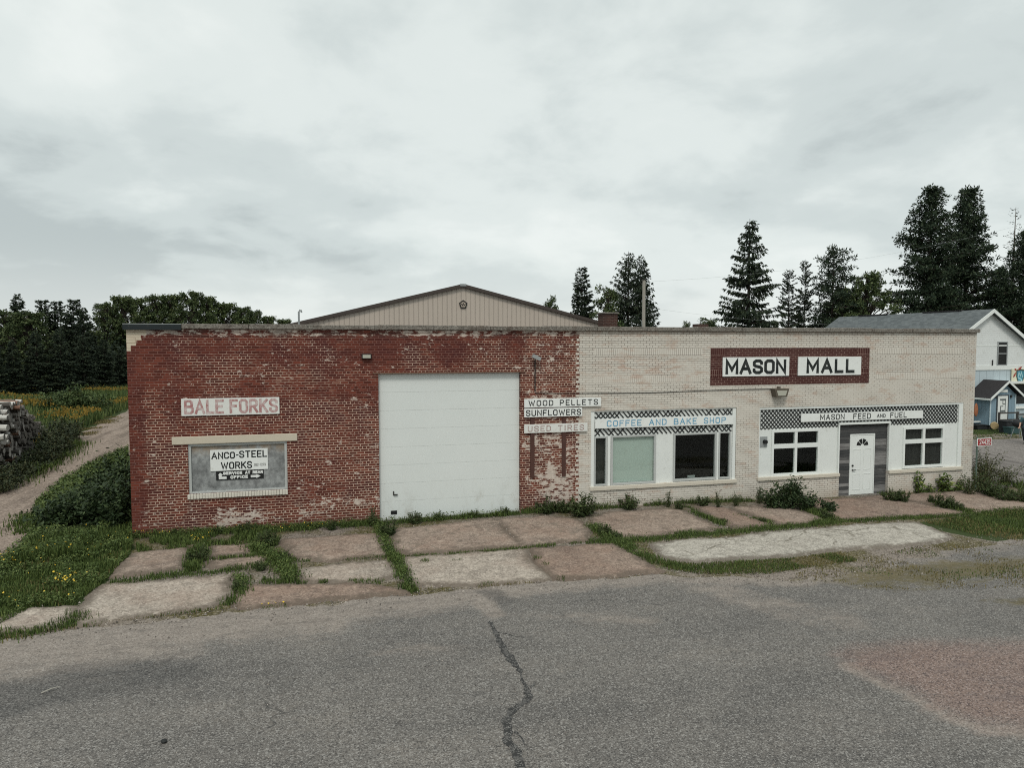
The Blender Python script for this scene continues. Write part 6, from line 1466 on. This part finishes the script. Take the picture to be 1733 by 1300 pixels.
w_ = pmx - px0 + .3; MB().box(px0 - .36, px0 - .31, PY - .28, HY - .01, pzr - ps * w_ - .11, pzr - ps * w_ + .0).build('gutter', M['whitep'], ro)
cbm = sidingw('pale_blue_trim', (.46, .56, .61), .3, True); MB().box(px0 - .03, px0 + .06, PY - .03, PY - .002, .12, pz1).build('corner_board', cbm, porch); MB().box(px1 - .06, px1 + .03, PY - .03, PY - .002, .12, pz1).build('corner_board', cbm, porch)
dx0, dz1 = onY(1688.5, 670.5, PY); dx1, _ = onY(1705, 672, PY); _, dz0 = onY(1690, 716, PY)
MB().box(dx0 - .09, dx0 - .002, PY - .03, PY - .003, dz0, dz1 + .08).box(dx1 + .002, dx1 + .09, PY - .03, PY - .003, dz0, dz1 + .08).box(dx0 - .001, dx1 + .001, PY - .03, PY - .003, dz1 + .002, dz1 + .08).build('door_frame', worn('dark_frame', (.06, .075, .085)), porch)
dor = MB().box(dx0, dx1, PY - .035, PY - .004, dz0, dz1).build('door', M['white'], porch)
mb = MB(); dwid = dx1 - dx0; yq = PY - .037
U = lambda u, v_: (dx0 + dwid * u, dz0 + (dz1 - dz0) * v_)
for pts in ([(.24, .88), (.78, .88)], [(.24, .845), (.78, .845)], [(.50, .86), (.50, .70), (.76, .70)], [(.75, .88), (.75, .42)], [(.25, .42), (.78, .42)], [(.28, .42), (.28, .62), (.52, .62)], [(.27, .455), (.75, .455)]):
    ribbon(mb, [U(*q) for q in pts], .055, put, yq); yq -= .0006
mb.build('door_muntins', worn('muntin_grey', (.10, .115, .115)), dor)
for u in (dx0 - .22, dx1 + .24): MB().box(u - .05, u + .05, PY - .11, PY - .004, dz1 - .12, dz1 + .06, .02).build('porch_light', M['cable'], porch)
MB().box(pmx - .42, pmx + .18, PY - .05, PY - .003, pz1 + .13, pz1 + .30).build('gable_plate', M['white'], porch)
# ramp railing in front of the door
rail = worn('dark_rail_wood', (.055, .052, .048), .2); t = empty('railing', (px0 + .5, PY - .6, gz), 'dark wooden railing across the foot of the white porch door', 'railing')
ry = PY - .55
for x in (px0 + .12, px0 + 1.55): MB().box(x, x + .09, ry, ry + .09, gz, .98).build('post', rail, t)
for zq in (.88, .45, .10): MB().box(px0 + .10, px0 + 1.66, ry - .03, ry - .002, zq, zq + .09).build('rail', rail, t)
MB().box(px0 + .1, px0 + 1.66, ry + .10, PY - .04, .02, .10).build('ramp_deck', worn('ramp_deck', (.24, .235, .22)), t)
# serving hatch right of the porch
t2 = MB().box(px1 + .35, px1 + 3.0, HY - .02, HY - .003, 1.25, 2.55).build('serving_hatch', M['black'], house)
MB().box(px1 + .05, px1 + 3.2, HY - .85, HY - .022, 1.02, 1.10).build('counter', M['white'], house)
MB().box(px1 + .1, px1 + 3.1, HY - .75, HY - .68, .1, 1.018).build('counter_front', hblue, house)
MB().box(px1 + .3, px1 + .38, HY - .8, HY - .72, 1.101, 2.6).build('counter_post', M['white'], house)
MB().box(px1 + .06, px1 + .16, HY - .95, HY - .86, gz, 1.1).box(px1 + .162, px1 + 3, HY - .95, HY - .87, .62, .70).build('counter_rail', rail, house)
MB().box(px1 - .1, px1 + 3.2, HY - .5, HY - .025, 2.62, 2.76).build('hatch_awning', M['whitep'], house)
# painted sign with a shield
sx0, sz1 = onY(1712.5, 624.5, HY - .1); _, sz0 = onY(1715, 650.5, HY - .1); sx1 = sx0 + 1.75
t = empty('shield_sign', ((sx0 + sx1) / 2, HY - .1, sz0), 'cream sign with a blue green shield and red feathers on the house front', 'sign')
MB().box(sx0, sx1, HY - .13, HY - .06, sz0, sz1).build('board', worn('cream_board', (.62, .60, .46)), t)
cx_, cz_ = onY(1727, 637, HY - .14); hs_ = .50
shp = [(cx_ - .34, cz_ + .42), (cx_, cz_ + .48), (cx_ + .34, cz_ + .42), (cx_ + .35, cz_), (cx_ + .22, cz_ - .35), (cx_, cz_ - .52), (cx_ - .22, cz_ - .35), (cx_ - .35, cz_)]
MB().prism(shp, 'y', HY - .138, HY - .132).build('shield_border', worn('shield_dark', (.05, .065, .05)), t)
MB().prism([(cx_ + (a - cx_) * .8, cz_ + (b - cz_) * .8) for a, b in shp], 'y', HY - .143, HY - .139).build('shield', worn('shield_teal', (.06, .22, .28), .3, 6), t)
mb = MB(); ribbon(mb, [(cx_ - .2, cz_ - .05), (cx_ - .14, cz_ + .26), (cx_ - .02, cz_ + .02), (cx_ + .06, cz_ + .28), (cx_ + .16, cz_ - .02)], .07, put, HY - .146); ribbon(mb, [(cx_ - .16, cz_ - .12), (cx_ + .02, cz_ - .16), (cx_ + .12, cz_ - .28)], .08, put, HY - .1465)
mb.build('shield_mark', worn('shield_pale', (.35, .55, .58)), t)
fred = worn('feather_red', (.32, .05, .04), .3, 8)
for (a, b) in (((cx_ - .30, cz_ + .36), (cx_ + .12, cz_ + .66)), ((cx_ - .36, cz_ + .30), (cx_ - .60, cz_ - .08)), ((cx_ - .34, cz_ + .36), (cx_ - .52, cz_ + .52))):
    d_ = Vector((b[0] - a[0], b[1] - a[1])); n_ = Vector((-d_.y, d_.x)).normalized() * .07; m1 = Vector(a) + d_ * .6
    MB().prism([a, tuple(m1 + n_), b, tuple(m1 - n_)], 'y', HY - .150, HY - .147).build('feather', fred, t)
# things about the porch
jx, jz = onY(1655.5, 693, PY + .7); jy = PY + .7
jb = bmesh.new(); bmesh.ops.create_uvsphere(jb, u_segments=16, v_segments=12, radius=1)
for v in jb.verts:
    z_ = v.co.z; wd_ = .14 * (1 - .25 * z_) * (1 + .12 * math.sin(v.co.x * 9 + z_ * 3)); v.co = Vector((v.co.x * wd_, v.co.y * .09 + .02 * math.sin(v.co.x * 14), z_ * .42))
    v.co += Vector((px0 - .30, jy, jz - .02))
o = MB().frombm(jb).build('hanging_jacket', worn('orange_cloth', (.36, .14, .07), .35, 6), smooth=True); tag(o, 'orange brown cloth jacket hanging on the blue porch side wall', 'jacket')
gx_, gy_ = G(1682, 730)
o = MB().tube([(gx_, gy_, .22), (gx_ - .22, gy_ - .24, .20)], .21, 16).build('wood_round', worn('cut_wood_round', (.42, .32, .17), .25, 9)); tag(o, 'yellowish cut wood round lying before the porch', 'wood round')
a = A(1650, 714.5, 44.5); o = MB().box(a.x - .8, a.x + .75, a.y, a.y + .12, a.z - .03, a.z + .05).build('plank', M['white']); tag(o, 'white plank laid along the foot of the porch side', 'plank')
for (px, py, w_, h_, m_, nm, lab) in ((1700, 731, .36, .14, 'white', 'bucket', 'small white bowl on the grass before the porch door'),):
    x, y = G(px, py); o = MB().tube([(x, y, gz), (x, y, gz + .1), (x, y, gz + .13)], [.10, .16, .17], 12).build(nm, M[m_]); tag(o, lab, 'bowl')
def crate(px, py, w_, d_, h_, m_, lab):
    x, y = G(px, py); t = empty('storage_bin', (x, y, gz), lab, 'bin'); mb = MB(); mb.prism([(x - w_ * .42, gz), (x + w_ * .42, gz), (x + w_ * .5, gz + h_ - .05), (x - w_ * .5, gz + h_ - .05)], 'y', y, y + d_); mb.build('body', m_, t)
    MB().box(x - w_ * .53, x + w_ * .53, y - .03, y + d_ + .03, gz + h_ - .049, gz + h_, .01).build('lid', m_, t); return t
teal = worn('teal_plastic', (.035, .075, .075), .2); dk = worn('dark_plastic', (.018, .02, .022), .2)
crate(1709, 734, .55, .5, .75, dk, 'dark bin beside the right end of the porch railing'); crate(1719, 735, .75, .5, .42, teal, 'low teal bin under the serving counter')
crate(1663, 727, .9, .4, .28, dk, 'low dark bin under the white plank by the porch side')
# kettle grill near the person
x, y = G(1722, 742); t = empty('kettle_grill', (x, y, gz), 'black rounded grill on thin legs beside the walking person', 'grill')
kb = bmesh.new(); bmesh.ops.create_uvsphere(kb, u_segments=20, v_segments=12, radius=.30)
for v in kb.verts: v.co.z *= .8; v.co += Vector((x, y, gz + .85))
MB().frombm(kb).build('kettle', dk, t, True); MB().tube([(x, y, gz + 1.09), (x, y, gz + 1.14)], .03, 8).build('lid_knob', dk, t)
for i in range(3):
    a = i * 2.09 + .4; MB().tube([(x + .15 * math.cos(a), y + .15 * math.sin(a), gz + .68), (x + .33 * math.cos(a), y + .33 * math.sin(a), gz)], .015, 6).build('leg', M['grey'], t)
# address plate on its post
ax, az = onY(1666.5, 748.5, -0.3); ax0, _ = onY(1653.5, 748, -.3); ax1, _ = onY(1678, 748, -.3); _, az0 = onY(1660, 755, -.3); _, az1 = onY(1660, 742, -.3)
t = empty('address_sign', (ax0, -.3, -.15), 'red number plate 24435 with white border on a thin post by the wall corner', 'sign')
MB().box(ax0 + .03, ax0 + .07, -.28, -.24, -.3, az1 + .05).build('post', worn('green_post', (.10, .14, .12)), t)
MB().box(ax0, ax1, -.31, -.285, az0, az1, .003).build('plate', M['signw'], t)
MB().box(ax0 + .03, ax1 - .025, -.3125, -.3105, az0 + .022, az1 - .022).build('red_field', worn('plate_red', (.30, .025, .03)), t)
mb = MB(); lettering(mb, '24435', ax0 + .10, ax1 - .07, az0 + .055, az1 - .05, -.3140, .024, .28); mb.build('lettering', M['l_white'], t)

# ------------------------------------------------------------------ the person at the right edge of the frame
skin = worn('skin', (.42, .26, .19), .05, 5.0, .6, (.4, .25, .18), 0); jeans = worn('dark_jeans', (.022, .026, .034), .3, 9.0, .9); shirt = worn('teal_shirt', (.05, .11, .125), .2, 6.0, .9); shoe = worn('black_shoe', (.01, .01, .01)); hairm = worn('brown_hair', (.05, .033, .022))
def skinmesh(name, nodes, edges, m_, parent, sub=2):
    me = bpy.data.meshes.new(name); me.from_pydata([n[:3] for n in nodes], edges, []); o = bpy.data.objects.new(name, me); col.objects.link(o)
    sk = o.modifiers.new('skin', 'SKIN'); sk.use_smooth_shade = True; ss = o.modifiers.new('sub', 'SUBSURF'); ss.levels = ss.render_levels = sub
    for v, n in zip(me.skin_vertices[0].data, nodes): v.radius = (n[3], n[4] if len(n) > 4 else n[3])
    me.skin_vertices[0].data[0].use_root = True
    me.materials.append(m_)
    dg = bpy.context.evaluated_depsgraph_get(); me2 = bpy.data.meshes.new_from_object(o.evaluated_get(dg)); o.modifiers.clear(); o.data = me2
    o.parent = parent; return o
fx, fy = G(1736, 752); pr = empty('person', (fx, fy, gz), 'person in teal shirt and dark jeans walking at the right frame edge', 'person'); pr.rotation_euler.z = R(205)
# local axes: faces +x; y is its left
N_ = [(0, 0, .93, .135, .12), (.02, 0, 1.08, .125, .10), (.05, 0, 1.25, .15, .11), (.08, 0, 1.42, .12, .10), (.11, 0, 1.52, .055), (.14, 0, 1.60, .075, .085), (.16, 0, 1.70, .085, .095), (.155, 0, 1.77, .06),
      (.07, .17, 1.40, .065), (.14, .24, 1.13, .045), (.34, .20, .98, .035), (.40, .19, .95, .03), (.07, -.17, 1.40, .065), (.10, -.25, 1.13, .045), (.28, -.23, .96, .035), (.34, -.22, .93, .03),
      (.02, .10, .84, .095), (.16, .10, .50, .065), (.10, .10, .10, .045), (.0, -.10, .84, .095), (.0, -.10, .48, .065), (-.20, -.10, .13, .045)]
E_ = [(0, 1), (1, 2), (2, 3), (3, 4), (4, 5), (5, 6), (6, 7), (3, 8), (8, 9), (9, 10), (10, 11), (3, 12), (12, 13), (13, 14), (14, 15), (0, 16), (16, 17), (17, 18), (0, 19), (19, 20), (20, 21)]
body = skinmesh('body', N_, E_, skin, pr)
up_ = lambda idx, g_: [tuple(list(N_[i][:3]) + [r_ + g_ for r_ in N_[i][3:]]) for i in idx]
skinmesh('shirt', up_([1, 2, 3, 8, 9, 12, 13], .018) + [(.0, 0, .96, .155, .135)], [(0, 1), (1, 2), (2, 3), (3, 4), (2, 5), (5, 6), (0, 7)], shirt, pr)
skinmesh('jeans', up_([0, 16, 17, 18, 19, 20, 21], .02), [(0, 1), (1, 2), (2, 3), (0, 4), (4, 5), (5, 6)], jeans, pr)
for (x, y, z, a) in ((.10, .10, .05, 0), (-.22, -.10, .07, .5)):
    o = skinmesh('shoe', [(x - .06, y, z + .01, .05), (x + .08, y, z - .005 + (-.03 if a else 0), .045, .04), (x + .19, y, z - .01 + (-.05 if a else 0), .035, .03)], [(0, 1), (1, 2)], shoe, pr, 1)
for (x, y, z, sg) in ((.40, .19, .95, 1), (.34, -.22, .93, -1)):
    nd = [(x + .01, y, z, .026, .02), (x + .07, y, z - .02, .034, .016)]; ed = [(0, 1)]
    for q, (dy, ln) in enumerate(((-.03, .065), (-.01, .075), (.011, .07), (.03, .055))):
        nd += [(x + .10, y + dy, z - .03, .010), (x + .10 + ln * .6, y + dy, z - .05 - .01, .009), (x + .10 + ln * .8, y + dy, z - .08, .008)]; b = 2 + q * 3; ed += [(1, b), (b, b + 1), (b + 1, b + 2)]
    nd += [(x + .05, y - sg * .045, z - .02, .011), (x + .09, y - sg * .055, z - .045, .009)]; ed += [(0, 14), (14, 15)]
    skinmesh('hand', nd, ed, skin, pr, 1)
fb = bmesh.new(); bmesh.ops.create_uvsphere(fb, u_segments=18, v_segments=12, radius=.098)
fb2 = [v for v in fb.verts if v.co.x > .055 and v.co.z < .045]
bmesh.ops.delete(fb, geom=fb2, context='VERTS')
for v in fb.verts: v.co = Vector((v.co.x * 1.08 + .145, v.co.y * .95, v.co.z * 1.15 + 1.705))
me = bpy.data.meshes.new('hair'); fb.to_mesh(me); fb.free(); o = link('hair', me, None, hairm); o.parent = pr
mb = MB().box(.238, .262, -.010, .010, 1.655, 1.70, .006); o = mb.build('nose', skin); o.parent = pr
for y in (-.033, .033):
    o = MB().tube([(.225, y, 1.715), (.240, y, 1.715)], .010, 8).build('eye', shoe); o.parent = pr
o = MB().box(.222, .236, -.024, .024, 1.620, 1.630).build('mouth', hairm); o.parent = pr
for y in (-.092, .092):
    o = MB().box(.135, .165, y - .012, y + .012, 1.67, 1.73, .008).build('ear', skin); o.parent = pr
